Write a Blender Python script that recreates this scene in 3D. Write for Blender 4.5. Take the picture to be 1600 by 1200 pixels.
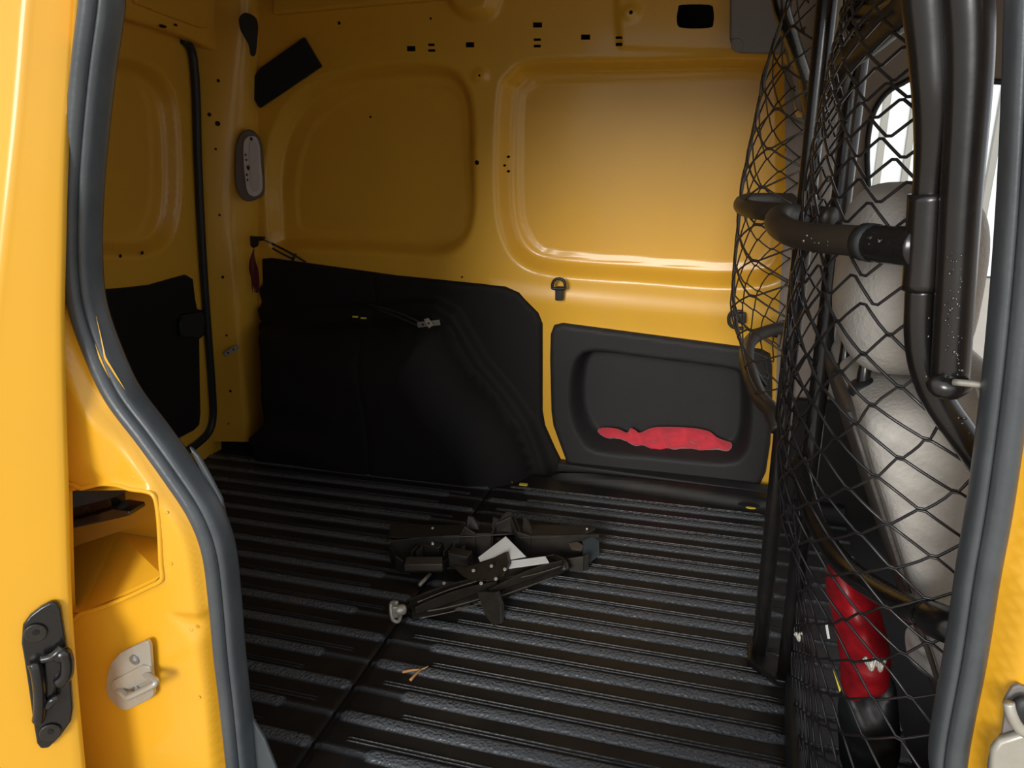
import bpy, math, random
import numpy as np
from mathutils import Vector, Matrix
from mathutils.geometry import delaunay_2d_cdt
random.seed(7); RNG = np.random.RandomState(7)
for o in list(bpy.data.objects): bpy.data.objects.remove(o)
SC = bpy.context.scene; COL = SC.collection

# ---------------------------------------------------------------- camera
F = 1150.; CH = .96
VX = np.array([4100., 300., -1150.]); VX /= np.linalg.norm(VX)
VY = np.array([351., -387., 1150.]); VY -= VY@VX*VX; VY /= np.linalg.norm(VY)
VZ = np.cross(VY, VX); VZ *= -np.sign(VZ[1])
RW = np.array([VX, VY, VZ]); EYE = np.array([0, 0, CH])
cd = bpy.data.cameras.new('camera'); cam = bpy.data.objects.new('camera', cd); COL.objects.link(cam)
cd.sensor_fit = 'HORIZONTAL'; cd.sensor_width = 36; cd.lens = F/1600*36; cd.clip_start = .02
right = RW@np.array([1, 0, 0]); up = RW@np.array([0, -1, 0]); back = RW@np.array([0, 0, -1])
m = Matrix.Identity(4)
for i in range(3): m[i][0], m[i][1], m[i][2], m[i][3] = right[i], up[i], back[i], EYE[i]
cam.matrix_world = m; SC.camera = cam

# ---------------------------------------------------------------- sky and exposure (bright overcast day)
w = bpy.data.worlds.new('overcast_sky'); SC.world = w; w.use_nodes = True
nt = w.node_tree; bg = nt.nodes['Background']; bg.inputs[1].default_value = .78
tc = nt.nodes.new('ShaderNodeTexCoord'); sx = nt.nodes.new('ShaderNodeSeparateXYZ'); cr = nt.nodes.new('ShaderNodeValToRGB')
nt.links.new(tc.outputs['Generated'], sx.inputs[0]); nt.links.new(sx.outputs[2], cr.inputs[0]); nt.links.new(cr.outputs[0], bg.inputs[0])
cr.color_ramp.elements[0].color = (.72, .76, .82, 1); cr.color_ramp.elements[1].color = (1.0, 1.03, 1.08, 1)
sd = bpy.data.lights.new('sun', 'SUN'); sd.energy = 1.55; sd.angle = math.radians(21); sd.color = (1, .96, .9)
sun = bpy.data.objects.new('sun', sd); COL.objects.link(sun)
sun.rotation_euler = Vector((.08, 1, -.27)).to_track_quat('-Z', 'Y').to_euler()
SC.view_settings.view_transform = 'Standard'; SC.view_settings.look = 'None'
SC.view_settings.gamma = 1; SC.view_settings.use_curve_mapping = False
SC.view_settings.exposure = .58

# ---------------------------------------------------------------- helpers
def ray(px, py): return RW@np.array([(px-800)/F, (py-600)/F, 1.])
class Plane:
    def __init__(s, o, u, n):
        s.o = np.array(o, float); s.n = np.array(n, float); s.n /= np.linalg.norm(s.n)
        s.u = np.array(u, float); s.u -= s.u@s.n*s.n; s.u /= np.linalg.norm(s.u); s.v = np.cross(s.n, s.u)
        if s.v[2] < 0 or (abs(s.v[2]) < 1e-6 and s.v[1] < 0): s.v = -s.v
    def P(s, px, py, h=0):
        r = ray(px, py); t = ((s.o-EYE)@s.n+h)/(r@s.n); return EYE+r*t
    def uv(s, p): d = np.asarray(p)-s.o; return np.array([d@s.u, d@s.v])
    def W(s, a, b, h=0): return s.o+s.u*a+s.v*b+s.n*h
    def px(s, pts, h=0): return np.array([s.uv(s.P(x, y, h)) for x, y in pts])
WALL = Plane((0, 2.03, 0), (1, 0, 0), (0, -1, -.06))
REAR = Plane((-1.58, 0, 0), (0, 1, 0), (1, 0, -.13))
NEAR = Plane((0, .67, 0), (1, 0, 0), (0, -1, 0))
FLR = Plane((0, 0, 0), (1, 0, 0), (0, 0, 1))
def YP(Y): return Plane((0, Y, 0), (1, 0, 0), (0, -1, 0))
def P(px, py, Y): return YP(Y).P(px, py)
def Z(px, py, z=0.): return FLR.P(px, py, z)

WL = {}
def tag(o, label=None, cat=None, group=None, kind=None):
    if label: o['label'] = label
    if cat: o['category'] = cat
    if group: o['group'] = group
    if kind: o['kind'] = kind
    return o
def empty(name, loc, label=None, cat=None, group=None):
    o = bpy.data.objects.new(name, None); COL.objects.link(o); o.location = loc; o.empty_display_size = .02
    WL[o] = np.array(loc, float); return tag(o, label, cat, group)
def obj(name, vs, fs, mt, parent=None, smooth=True, base=None):
    vs = np.asarray(vs, float)
    if parent is not None: org = WL[parent]; loc = np.zeros(3)
    elif base is not None: org = loc = np.array(base, float)
    else:
        org = vs.mean(0); org[2] = vs[:, 2].min(); loc = org
    me = bpy.data.meshes.new(name); me.from_pydata((vs-org).tolist(), [], [list(map(int, f)) for f in fs])
    if mt: me.materials.append(mt)
    if smooth: me.polygons.foreach_set('use_smooth', [True]*len(me.polygons))
    me.update(); o = bpy.data.objects.new(name, me); COL.objects.link(o)
    if parent is not None: o.parent = parent; WL[o] = org
    else: o.location = loc; WL[o] = loc
    return o
def bevel(o, w=.002, seg=2, ang=35):
    b = o.modifiers.new('bevel', 'BEVEL'); b.width = w; b.segments = seg; b.limit_method = 'ANGLE'; b.angle_limit = math.radians(ang)
    for p in o.data.polygons: p.use_smooth = True
    try:
        n = o.modifiers.new('wn', 'WEIGHTED_NORMAL'); n.keep_sharp = True
    except Exception: pass
    return o
def spline(pts, n=6, closed=False):
    p = np.asarray(pts, float); N = len(p); out = []
    for i in range(N if closed else N-1):
        if closed: a, b, c, d = p[(i-1) % N], p[i], p[(i+1) % N], p[(i+2) % N]
        else: a, b, c, d = p[max(i-1, 0)], p[i], p[i+1], p[min(i+2, N-1)]
        for k in range(n):
            t = k/n; out.append(.5*((2*b)+(c-a)*t+(2*a-5*b+4*c-d)*t*t+(3*b-a-3*c+d)*t**3))
    if not closed: out.append(p[-1])
    return np.array(out)
def tube_geo(pts, r, seg=16, closed=False, cap=True, flat=1., ref=None):
    p = np.asarray(pts, float); N = len(p); r = np.interp(np.linspace(0, 1, N), np.linspace(0, 1, len(r)), r) if np.ndim(r) else np.full(N, r)
    if closed: T = np.roll(p, -1, 0)-np.roll(p, 1, 0)
    else: T = np.gradient(p, axis=0)
    T /= np.linalg.norm(T, axis=1)[:, None]+1e-12
    a = np.array(ref if ref is not None else ((0, 0, 1) if abs(T[0][2]) < .8 else (1, 0, 0)), float); vs = []; fs = []
    for i in range(N):
        if ref is not None: a = np.array(ref, float)
        a = a-a@T[i]*T[i]; a /= np.linalg.norm(a)+1e-12; b = np.cross(T[i], a)
        for k in range(seg):
            t = 2*math.pi*k/seg; vs.append(p[i]+r[i]*(flat*math.cos(t)*a+math.sin(t)*b))
    for i in range(N if closed else N-1):
        for k in range(seg):
            j = (i+1) % N; fs.append((i*seg+k, i*seg+(k+1) % seg, j*seg+(k+1) % seg, j*seg+k))
    if cap and not closed: fs.append(tuple(range(seg))[::-1]); fs.append(tuple(range((N-1)*seg, N*seg)))
    return vs, fs
def join(*gs):
    V = []; Fc = []
    for v, f in gs:
        o = len(V); V += list(v); Fc += [tuple(i+o for i in q) for q in f]
    return V, Fc
def tube(name, pts, r, mt, parent=None, seg=16, closed=False, n=0, **k):
    if n: pts = spline(pts, n, closed)
    v, f = tube_geo(pts, r, seg, closed, **k); return obj(name, v, f, mt, parent)
def prism_geo(front, ext):
    f = np.asarray(front, float); n = len(f); b = f+np.asarray(ext, float)
    nrm = np.zeros(3)
    for i in range(n): nrm += np.cross(f[i]-f[0], f[(i+1) % n]-f[0])
    if nrm@np.asarray(ext) > 0: f = f[::-1]; b = b[::-1]
    fs = [tuple(range(n)), tuple(range(2*n-1, n-1, -1))]
    for i in range(n): fs.append((i, n+i, n+(i+1) % n, (i+1) % n))
    return list(f)+list(b), fs
def prism(name, front, ext, mt, parent=None, bv=.0015, seg=2):
    v, f = prism_geo(front, ext); o = obj(name, v, f, mt, parent, smooth=False)
    if bv: bevel(o, bv, seg)
    return o
def plate(name, pl, pts, h0, th, mt, parent=None, rnd=0, bv=.0015):
    """pts: pixel outline seen on plane pl at height h0; thickness th goes away from the viewer"""
    a = pl.px(pts, h0)
    if rnd: a = spline(a, rnd, True)
    fr = [pl.W(x, y, h0) for x, y in a]
    return prism(name, fr, -pl.n*th, mt, parent, bv)
def box_geo(c, s, R=None):
    c = np.array(c, float); s = np.array(s, float)/2; R = np.eye(3) if R is None else np.array(R)
    v = [c+R@(s*np.array(k)) for k in [(-1,-1,-1),(1,-1,-1),(1,1,-1),(-1,1,-1),(-1,-1,1),(1,-1,1),(1,1,1),(-1,1,1)]]
    return v, [(0,3,2,1),(4,5,6,7),(0,1,5,4),(1,2,6,5),(2,3,7,6),(3,0,4,7)]
def box(name, c, s, mt, parent=None, R=None, bv=.002, seg=2):
    v, f = box_geo(c, s, R); o = obj(name, v, f, mt, parent, smooth=False)
    if bv: bevel(o, bv, seg)
    return o
def rotz(a): c, s = math.cos(a), math.sin(a); return np.array([[c,-s,0],[s,c,0],[0,0,1]])
def roty(a): c, s = math.cos(a), math.sin(a); return np.array([[c,0,s],[0,1,0],[-s,0,c]])
def sell_geo(c, s, R=None, e=.5, nu=32, nv=20, fn=None):
    R = np.eye(3) if R is None else np.array(R); vs = []; fs = []
    sp = lambda x, e: np.sign(x)*abs(x)**e
    for j in range(nv+1):
        a = -math.pi/2+math.pi*j/nv
        for i in range(nu):
            b = 2*math.pi*i/nu
            q = np.array([sp(math.cos(a), e)*sp(math.cos(b), e), sp(math.cos(a), e)*sp(math.sin(b), e), sp(math.sin(a), e)])
            if fn: q = fn(q)
            vs.append(np.array(c)+R@(q*np.array(s)/2))
    for j in range(nv):
        for i in range(nu): fs.append((j*nu+i, j*nu+(i+1) % nu, (j+1)*nu+(i+1) % nu, (j+1)*nu+i))
    return vs, fs
def disc_geo(c, n, r, th, seg=20, u=None, asp=1.):
    n = np.array(n, float); n /= np.linalg.norm(n); a = np.array(u if u is not None else ((0, 0, 1) if abs(n[2]) < .8 else (1, 0, 0)), float)
    a -= a@n*n; a /= np.linalg.norm(a); b = np.cross(n, a)
    fr = [np.array(c)+n*th+r*(math.cos(t)*a*asp+math.sin(t)*b) for t in np.linspace(0, 2*math.pi, seg, endpoint=False)]
    return prism_geo(fr, -n*th)
def disc(name, c, n, r, th, mt, parent=None, seg=20, bv=.0008, **k):
    v, f = disc_geo(c, n, r, th, seg, **k); o = obj(name, v, f, mt, parent, smooth=False)
    if bv: bevel(o, bv, 2)
    return o
def sdf(Q, poly):
    """signed distance, positive inside"""
    Q = np.asarray(Q, float); A = np.asarray(poly, float); B = np.roll(A, -1, 0)
    best = np.full(len(Q), 1e9); ins = np.zeros(len(Q), bool)
    for a, b in zip(A, B):
        e = b-a; w_ = Q-a; t = np.clip((w_@e)/(e@e+1e-15), 0, 1)
        best = np.minimum(best, np.hypot(*(w_-t[:, None]*e).T))
        c = (a[1] > Q[:, 1]) != (b[1] > Q[:, 1])
        xx = a[0]+(Q[:, 1]-a[1])*(b[0]-a[0])/((b[1]-a[1]) if b[1] != a[1] else 1e-12)
        ins ^= c & (Q[:, 0] < xx)
    return np.where(ins, best, -best)
def ss(x, a=0., b=1.):
    t = np.clip((x-a)/(b-a), 0, 1); return t*t*(3-2*t)
def resamp(poly, st):
    out = []; A = np.asarray(poly, float)
    for a, b in zip(A, np.roll(A, -1, 0)):
        n = max(1, int(np.hypot(*(b-a))/st)); out += [a+(b-a)*k/n for k in range(n)]
    return np.array(out)
def relief_geo(pl, outer, holes, step, fn, back=0.):
    """sheet on plane pl inside outline 'outer' (uv), pressed by height fn, with real holes"""
    rings = [resamp(outer, step)]+[resamp(h, step) for h in holes]
    lo, hi = np.min(rings[0], 0), np.max(rings[0], 0)
    gx = np.arange(lo[0]+step/2, hi[0], step); gy = np.arange(lo[1]+step/2, hi[1], step*.87)
    X, Y = np.meshgrid(gx, gy); X = X+(np.arange(len(gy)) % 2)[:, None]*step/2
    G = np.c_[X.ravel(), Y.ravel()]
    keep = sdf(G, rings[0]) > step*.45
    for h in rings[1:]: keep &= sdf(G, h) < -step*.35
    G = G[keep]; pts = []; edges = []
    for rg in rings:
        o = len(pts); pts += list(rg); edges += [(o+i, o+(i+1) % len(rg)) for i in range(len(rg))]
    nb = len(pts); pts += list(G)
    V, E, Fc, _, _, _ = delaunay_2d_cdt([Vector(p) for p in pts], edges, [], 0, 1e-7)
    V = np.array([tuple(v) for v in V]); Fc = np.array([f for f in Fc if len(f) == 3])
    C = V[Fc].mean(1); ok = sdf(C, rings[0]) > 0
    for h in rings[1:]: ok &= sdf(C, h) < 0
    Fc = Fc[ok]; H = fn(V) if fn else np.zeros(len(V))
    W3 = pl.o+V[:, :1]*pl.u+V[:, 1:]*pl.v+H[:, None]*pl.n
    a, b, c = (V[Fc[0]][k] for k in range(3)); cz = (b-a)[0]*(c-a)[1]-(b-a)[1]*(c-a)[0]
    if (np.cross(pl.u, pl.v)@pl.n)*cz < 0: Fc = Fc[:, ::-1]
    Fc = [tuple(f) for f in Fc]
    if back:
        n0 = len(W3); vs = list(W3); o = 0; add = []
        for rg in rings:
            n = len(rg)
            idx = [int(np.argmin(((V-q)**2).sum(1))) for q in rg]
            s = len(vs); vs += [W3[i]-pl.n*(back+H[i]) for i in idx]
            for i in range(n): add.append((idx[i], idx[(i+1) % n], s+(i+1) % n, s+i))
        return np.array(vs), Fc+add
    return W3, Fc
def relief(name, pl, outer, holes, step, fn, mt, parent=None, back=0.):
    v, f = relief_geo(pl, outer, holes, step, fn, back); return obj(name, v, f, mt, parent)
def circ(c, r, n=14, asp=1.): return np.array([[c[0]+r*math.cos(t), c[1]+asp*r*math.sin(t)] for t in np.linspace(0, 2*math.pi, n, endpoint=False)])

# ---------------------------------------------------------------- materials
def mat(name, col, rough=.5, metal=0., bump=0., bs=60., coat=0., var=0., vs=3., col2=None, spec=.5, sheen=0.):
    mt = bpy.data.materials.new(name); mt.use_nodes = True; n = mt.node_tree; b = n.nodes['Principled BSDF']
    b.inputs['Base Color'].default_value = (*col, 1); b.inputs['Roughness'].default_value = rough; b.inputs['Metallic'].default_value = metal
    b.inputs['Coat Weight'].default_value = coat; b.inputs['Coat Roughness'].default_value = .12; b.inputs['Specular IOR Level'].default_value = spec
    if sheen: b.inputs['Sheen Weight'].default_value = sheen
    tcn = n.nodes.new('ShaderNodeTexCoord')
    if bump:
        nz = n.nodes.new('ShaderNodeTexNoise'); nz.inputs['Scale'].default_value = bs; nz.inputs['Detail'].default_value = 4
        bp = n.nodes.new('ShaderNodeBump'); bp.inputs['Strength'].default_value = bump; bp.inputs['Distance'].default_value = .003
        n.links.new(tcn.outputs['Object'], nz.inputs[0]); n.links.new(nz.outputs[0], bp.inputs['Height']); n.links.new(bp.outputs[0], b.inputs['Normal'])
    if var:
        nz = n.nodes.new('ShaderNodeTexNoise'); nz.inputs['Scale'].default_value = vs; nz.inputs['Detail'].default_value = 6; nz.inputs['Roughness'].default_value = .65
        rp = n.nodes.new('ShaderNodeValToRGB'); c2 = col2 or tuple(c*.5 for c in col)
        rp.color_ramp.elements[0].position = .5-.25; rp.color_ramp.elements[1].position = .5+.25
        rp.color_ramp.elements[0].color = (*[c*(1-var)+k*var for c, k in zip(col, c2)], 1); rp.color_ramp.elements[1].color = (*col, 1)
        n.links.new(tcn.outputs['Object'], nz.inputs[0]); n.links.new(nz.outputs[0], rp.inputs[0]); n.links.new(rp.outputs[0], b.inputs['Base Color'])
        mr = n.nodes.new('ShaderNodeMapRange'); mr.inputs[3].default_value = min(1, rough+.12); mr.inputs[4].default_value = max(.05, rough-.06)
        n.links.new(nz.outputs[0], mr.inputs[0]); n.links.new(mr.outputs[0], b.inputs['Roughness'])
    return mt
YEL = mat('yellow_paint', (.82, .42, .020), .32, coat=.35, var=.12, vs=6, col2=(.6, .3, .04), bump=.02, bs=25)
YIN = mat('yellow_inner_paint', (.80, .43, .034), .38, coat=.35, var=.25, vs=5, col2=(.55, .30, .07), bump=.03, bs=400)
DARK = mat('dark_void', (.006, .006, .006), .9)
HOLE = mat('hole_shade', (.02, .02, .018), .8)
LIN = mat('black_liner', (.009, .0085, .008), .66, bump=.25, bs=500, var=.4, vs=4, col2=(.022, .019, .014), spec=.22)
PAN = mat('charcoal_panel', (.015, .015, .0155), .58, bump=.3, bs=600, var=.3, vs=4, col2=(.045, .042, .038), spec=.35)
RUB = mat('grey_rubber', (.050, .058, .064), .33, bump=.12, bs=120, var=.5, vs=14, col2=(.11, .12, .125), spec=.6)
RUBD = mat('black_rubber', (.012, .014, .015), .5, bump=.08, bs=150)
TUB = mat('black_tube_paint', (.006, .006, .007), .24, bump=.05, bs=60, coat=.3, var=.4, vs=9, col2=(.025, .019, .013))
TUBD = mat('dusty_tube_paint', (.032, .024, .017), .45, bump=.1, bs=90, var=.8, vs=10, col2=(.008, .007, .006))
WIRE = mat('black_wire', (.012, .011, .012), .30, bump=.05, bs=80, spec=.6)
WIRED = mat('dusty_wire', (.028, .02, .014), .5)
STEEL = mat('zinc_steel', (.50, .49, .43), .38, metal=.45, bump=.08, bs=200, var=.4, vs=40, col2=(.35, .28, .18))
WHT = mat('white_label', (.72, .73, .70), .5, var=.3, vs=40, col2=(.4, .4, .38))
GREYP = mat('grey_plastic', (.20, .18, .165), .5, bump=.15, bs=500)
LGREY = mat('pale_trim', (.33, .31, .28), .6, bump=.1, bs=400)
HEADL = mat('headliner', (.25, .21, .175), .85, bump=.1, bs=400)
LEA = mat('grey_leather', (.44, .42, .385), .5, bump=.5, bs=170, var=.15, vs=8)
LEAD = mat('dark_leather', (.055, .053, .05), .5, bump=.4, bs=170, var=.4, vs=10, col2=(.11, .08, .06))
REDC = mat('red_cloth', (.62, .035, .05), .9, bump=.6, bs=220, var=.4, vs=18, col2=(.35, .02, .05), sheen=.3)
REDP = mat('red_plastic', (.42, .006, .014), .4, var=.9, vs=22, col2=(.03, .004, .005))
MAROON = mat('maroon_tassel', (.12, .015, .02), .9)
YLAB = mat('yellow_label', (.75, .6, .05), .5)
JACK = mat('greasy_black', (.012, .0105, .009), .32, bump=.3, bs=120, var=.6, vs=30, col2=(.042, .034, .024))
TRAY = mat('tray_plastic', (.016, .015, .014), .38, bump=.1, bs=200, var=.5, vs=20, col2=(.06, .05, .035))
WOOD = mat('dry_twig', (.5, .26, .10), .8)
LAMPG = mat('lamp_surround', (.13, .105, .09), .5)
LAMPW = mat('lamp_lens', (.50, .46, .42), .35, bump=.1, bs=300)
LAMPL = mat('lamp_bezel', (.58, .54, .50), .4)
CONC = mat('concrete_ground', (.46, .42, .36), .9, bump=.4, bs=12, var=.35, vs=2, col2=(.34, .29, .24))
WHW = mat('white_building', (.86, .88, .90), .8, var=.15, vs=1.5, col2=(.65, .67, .68))
def floor_mat():
    mt = bpy.data.materials.new('ribbed_rubber'); mt.use_nodes = True; n = mt.node_tree; b = n.nodes['Principled BSDF']
    tcn = n.nodes.new('ShaderNodeTexCoord'); at = n.nodes.new('ShaderNodeAttribute'); at.attribute_name = 'band'
    vo = n.nodes.new('ShaderNodeTexVoronoi'); vo.inputs['Scale'].default_value = 190; vo.feature = 'SMOOTH_F1'
    nz = n.nodes.new('ShaderNodeTexNoise'); nz.inputs['Scale'].default_value = 5; nz.inputs['Detail'].default_value = 8; nz.inputs['Roughness'].default_value = .7
    fz = n.nodes.new('ShaderNodeTexNoise'); fz.inputs['Scale'].default_value = 420
    L = n.links.new
    for q in (vo, nz, fz): L(tcn.outputs['Object'], q.inputs[0])
    mu = n.nodes.new('ShaderNodeMath'); mu.operation = 'MULTIPLY'; L(vo.outputs['Distance'], mu.inputs[0]); L(at.outputs['Fac'], mu.inputs[1])
    ad = n.nodes.new('ShaderNodeMath'); ad.operation = 'MULTIPLY_ADD'; L(fz.outputs[0], ad.inputs[0]); ad.inputs[1].default_value = .05; L(mu.outputs[0], ad.inputs[2])
    bp = n.nodes.new('ShaderNodeBump'); bp.inputs['Strength'].default_value = .9; bp.inputs['Distance'].default_value = .004; L(ad.outputs[0], bp.inputs['Height']); L(bp.outputs[0], b.inputs['Normal'])
    rp = n.nodes.new('ShaderNodeValToRGB'); rp.color_ramp.elements[0].position = .42; rp.color_ramp.elements[1].position = .75
    rp.color_ramp.elements[0].color = (.008, .0083, .0088, 1); rp.color_ramp.elements[1].color = (.026, .021, .015, 1); L(nz.outputs[0], rp.inputs[0])
    mx = n.nodes.new('ShaderNodeMixRGB'); L(at.outputs['Fac'], mx.inputs[0]); L(rp.outputs[0], mx.inputs[1]); mx.inputs[2].default_value = (.105, .118, .13, 1); L(mx.outputs[0], b.inputs['Base Color'])  # pale blue-grey puts the sky's sheen on the pebbled bands into their colour
    mr = n.nodes.new('ShaderNodeMapRange'); L(at.outputs['Fac'], mr.inputs[0]); mr.inputs[3].default_value = .5; mr.inputs[4].default_value = .27; L(mr.outputs[0], b.inputs['Roughness'])
    b.inputs['Specular IOR Level'].default_value = .5
    return mt
MATF = floor_mat()
def glass():
    mt = bpy.data.materials.new('clear_glass'); mt.use_nodes = True; n = mt.node_tree; n.nodes.clear()
    o = n.nodes.new('ShaderNodeOutputMaterial'); a = n.nodes.new('ShaderNodeBsdfTransparent'); g = n.nodes.new('ShaderNodeBsdfGlossy'); g.inputs['Roughness'].default_value = .03
    f = n.nodes.new('ShaderNodeFresnel'); f.inputs[0].default_value = 1.3; x = n.nodes.new('ShaderNodeMixShader')
    a.inputs[0].default_value = (.93, .97, .96, 1)
    n.links.new(f.outputs[0], x.inputs[0]); n.links.new(a.outputs[0], x.inputs[1]); n.links.new(g.outputs[0], x.inputs[2]); n.links.new(x.outputs[0], o.inputs[0]); return mt
GLASS = glass()
def struct(o, label): return tag(o, label, kind='structure')

# ================================================================ OUTSIDE
g = obj('ground', [(-30, -30, -.62), (30, -30, -.62), (30, 30, -.62), (-30, 30, -.62)], [(0, 1, 2, 3)], CONC, smooth=False)
struct(g, 'sandy concrete ground seen through the far door opening')
bw = box('building_wall', (2, 9.6, 1.6), (24, .3, 4.4), WHW, bv=.01); struct(bw, 'bright white building wall outside beyond the seat')
for k in range(7): box('wall_batten', (1.55+.28*k, 9.40, 1.8), (.07, .06, 3.9), LGREY, bw, bv=.01)

# ================================================================ VAN SHELL
ZC = 1.345
# --- left (far) wall: one pressed steel sheet
w1_in = spline(WALL.px([(455,355),(451,300),(458,250),(475,205),(510,170),(560,148),(620,139),(680,136),(706,150),(715,180),(718,260),(722,325),(712,358),(688,378),(650,380),(560,373),(480,366)]), 4, True)
w1_out = spline(WALL.px([(422,392),(413,330),(412,262),(425,200),(458,148),(520,112),(610,97),(685,98),(722,118),(741,165),(744,250),(744,335),(728,382),(690,403),(630,402),(540,396),(470,394)]), 4, True)
w2_in = spline(WALL.px([(806,300),(807,165),(820,138),(850,127),(1000,124),(1180,121),(1212,140),(1215,200),(1214,330),(1200,405),(1150,421),(1000,412),(865,401),(832,388),(812,355)]), 4, True)
w2_out = spline(WALL.px([(772,300),(776,150),(793,112),(832,92),(1000,88),(1190,85),(1238,105),(1243,200),(1242,330),(1230,430),(1150,452),(1000,443),(860,432),(808,412),(782,370)]), 4, True)
belt = WALL.px([(760,436),(850,447),(1000,462),(1150,476),(1260,488),(1260,900),(760,900)])
plateau = WALL.px([(958,-90),(963,30),(968,77),(1145,82),(1260,86),(1260,-90)])
hump = spline(WALL.px([(690,-60),(696,-5),(712,22),(738,34),(765,30),(780,10),(785,-60)]), 3, True)
ringc = [WALL.uv(WALL.P(*c)) for c in [(750,118),(987,20)]]
def wall_h(V):
    h = np.zeros(len(V))
    for o_, i_, dp in ((w1_out, w1_in, .046), (w2_out, w2_in, .048)):
        d = sdf(V, o_); h -= dp*ss(d, 0, .040)
        e = sdf(V, i_); h -= .005*ss(e, -.004, .004)
    h += .010*ss(sdf(V, belt), -.01, .05)*ss(V[:, 1], .44, .56)
    h += .008*ss(sdf(V, plateau), -.004, .010)
    h += .030*ss(sdf(V, hump), -.004, .028)
    for c in ringc:
        r = np.hypot(V[:, 0]-c[0], (V[:, 1]-c[1])*1.3); h += .005*ss(.024-r, 0, .008)
    return h
left_px = [(404,-60),(402,100),(400,200),(400,300),(401,400),(403,500),(407,600),(410,665),(412,720)]
L = WALL.px(left_px)
outer = np.array(list(L)+[(L[-1][0], -.03), (.175, -.03), (.165, .6), (.16, 1.1), (.165, 1.34)])
holes = []
def rect_px(x0, y0, x1, y1): return WALL.px([(x0,y0),(x1,y0),(x1,y1),(x0,y1)])
for r_ in [(636,72,649,80),(669,68,679,72),(669,77,680,81),(728,66,741,74),(833,35,847,43),(834,60,845,64),(834,70,845,74),(908,54,922,62),(962,57,973,61),(962,67,973,72)]: holes.append(rect_px(*r_))
for (x, y, r_) in [(530,36,.0045),(673,29,.003),(745,254,.0062),(788,247,.0035),(784,260,.003),(788,270,.0035),(750,118,.003),(987,20,.0045),(722,433,.003),(566,184,.0035),(1230,235,.004)]:
    holes.append(circ(WALL.uv(WALL.P(x, y)), r_, 12))
holes.append(spline(WALL.px([(1060,14),(1066,8),(1108,8),(1115,16),(1115,36),(1108,44),(1066,44),(1058,34)]), 3, True))
pocket_hole = WALL.px([(885,532),(1188,566),(1188,742),(893,716)])
holes.append(pocket_hole)
wl = relief('wall_left', WALL, outer, holes, .0085, wall_h, YIN)
struct(wl, 'yellow pressed steel far side wall with two recessed blank window panels')
# outer skin behind the holes, coloured black for the shade inside them
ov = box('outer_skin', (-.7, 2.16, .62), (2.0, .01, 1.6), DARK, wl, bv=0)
# --- rounded cargo D pillar beside rear door
ys = np.array([-60, 40, 100, 180, 260, 340, 420, 520, 600, 650, 690])
A_x = np.interp(ys, [-60, 100, 200, 400, 500, 600, 665, 690], [406, 404, 403, 404, 406, 410, 413, 414])
B_x = np.interp(ys, [-60, 40, 100, 180, 260, 340, 420, 520, 600, 690], [385, 382, 374, 368, 363, 362, 367, 374, 380, 388])
C_x = np.interp(ys, [-60, 60, 100, 200, 340, 450, 560, 690], [306, 312, 315, 319, 326, 332, 339, 343])
rows = []
for y, a, b, c in zip(ys, A_x, B_x, C_x):
    pa = WALL.P(a, y, .0); pb = P(b, y, 1.90); pc = REAR.P(c, y, .015)
    pc2 = REAR.P(c-9, y, .0)
    m1 = (pa+pb)/2+np.array([.004, -.002, 0]); pb1 = pb*.85+pa*.15+np.array([.004, 0, 0]); pb2 = pb*.85+pc*.15+np.array([0, -.003, 0]); m2 = (pb+pc)/2
    rows.append([pa+np.array([-.01, .03, 0]), pa, m1, pb1, pb, pb2, m2, pc, pc2, pc2+np.array([-.03, 0, 0])])
rows = spline(np.array(rows).reshape(len(ys), -1), 5).reshape(-1, 10, 3)
rows[..., 2] = np.maximum(rows[..., 2], -.0)
nr = len(rows); vs = rows.reshape(-1, 3); fs = [(i*10+k, i*10+k+1, (i+1)*10+k+1, (i+1)*10+k) for i in range(nr-1) for k in range(9)]
dp = obj('wall_corner', vs, fs, YIN); struct(dp, 'yellow rounded corner pillar between side wall and rear door')
for x, y, r_ in [(341,126,5),(327,179,6),(340,193,8),(337,233,4),(343,336,4),(348,433,5),(354,524,4),(360,611,5),(357,662,3)]:
    k = np.interp(x, [C_x.min(), 380], [0, 1]); pb = P(np.interp(y, ys, B_x), y, 1.90); pc = REAR.P(np.interp(y, ys, C_x), y, .015)
    cx0, cx1 = np.interp(y, ys, C_x), np.interp(y, ys, B_x); t = (x-cx0)/(cx1-cx0); c = pc*(1-t)+pb*t
    nn = np.cross(pb-pc, np.array([-.1, 0, 1])); nn = nn if nn@(EYE-c) > 0 else -nn
    disc('hole_shade_disc', c-nn/np.linalg.norm(nn)*.001, nn, r_*.0009, .0022, DARK, dp, seg=12, bv=.0005)  # flat black discs stand for the shade inside small holes in the pillar
seamp = [P(x, 139+.06*(x-318), 1.90-.0*x) for x in (330, 345, 360)]
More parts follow.
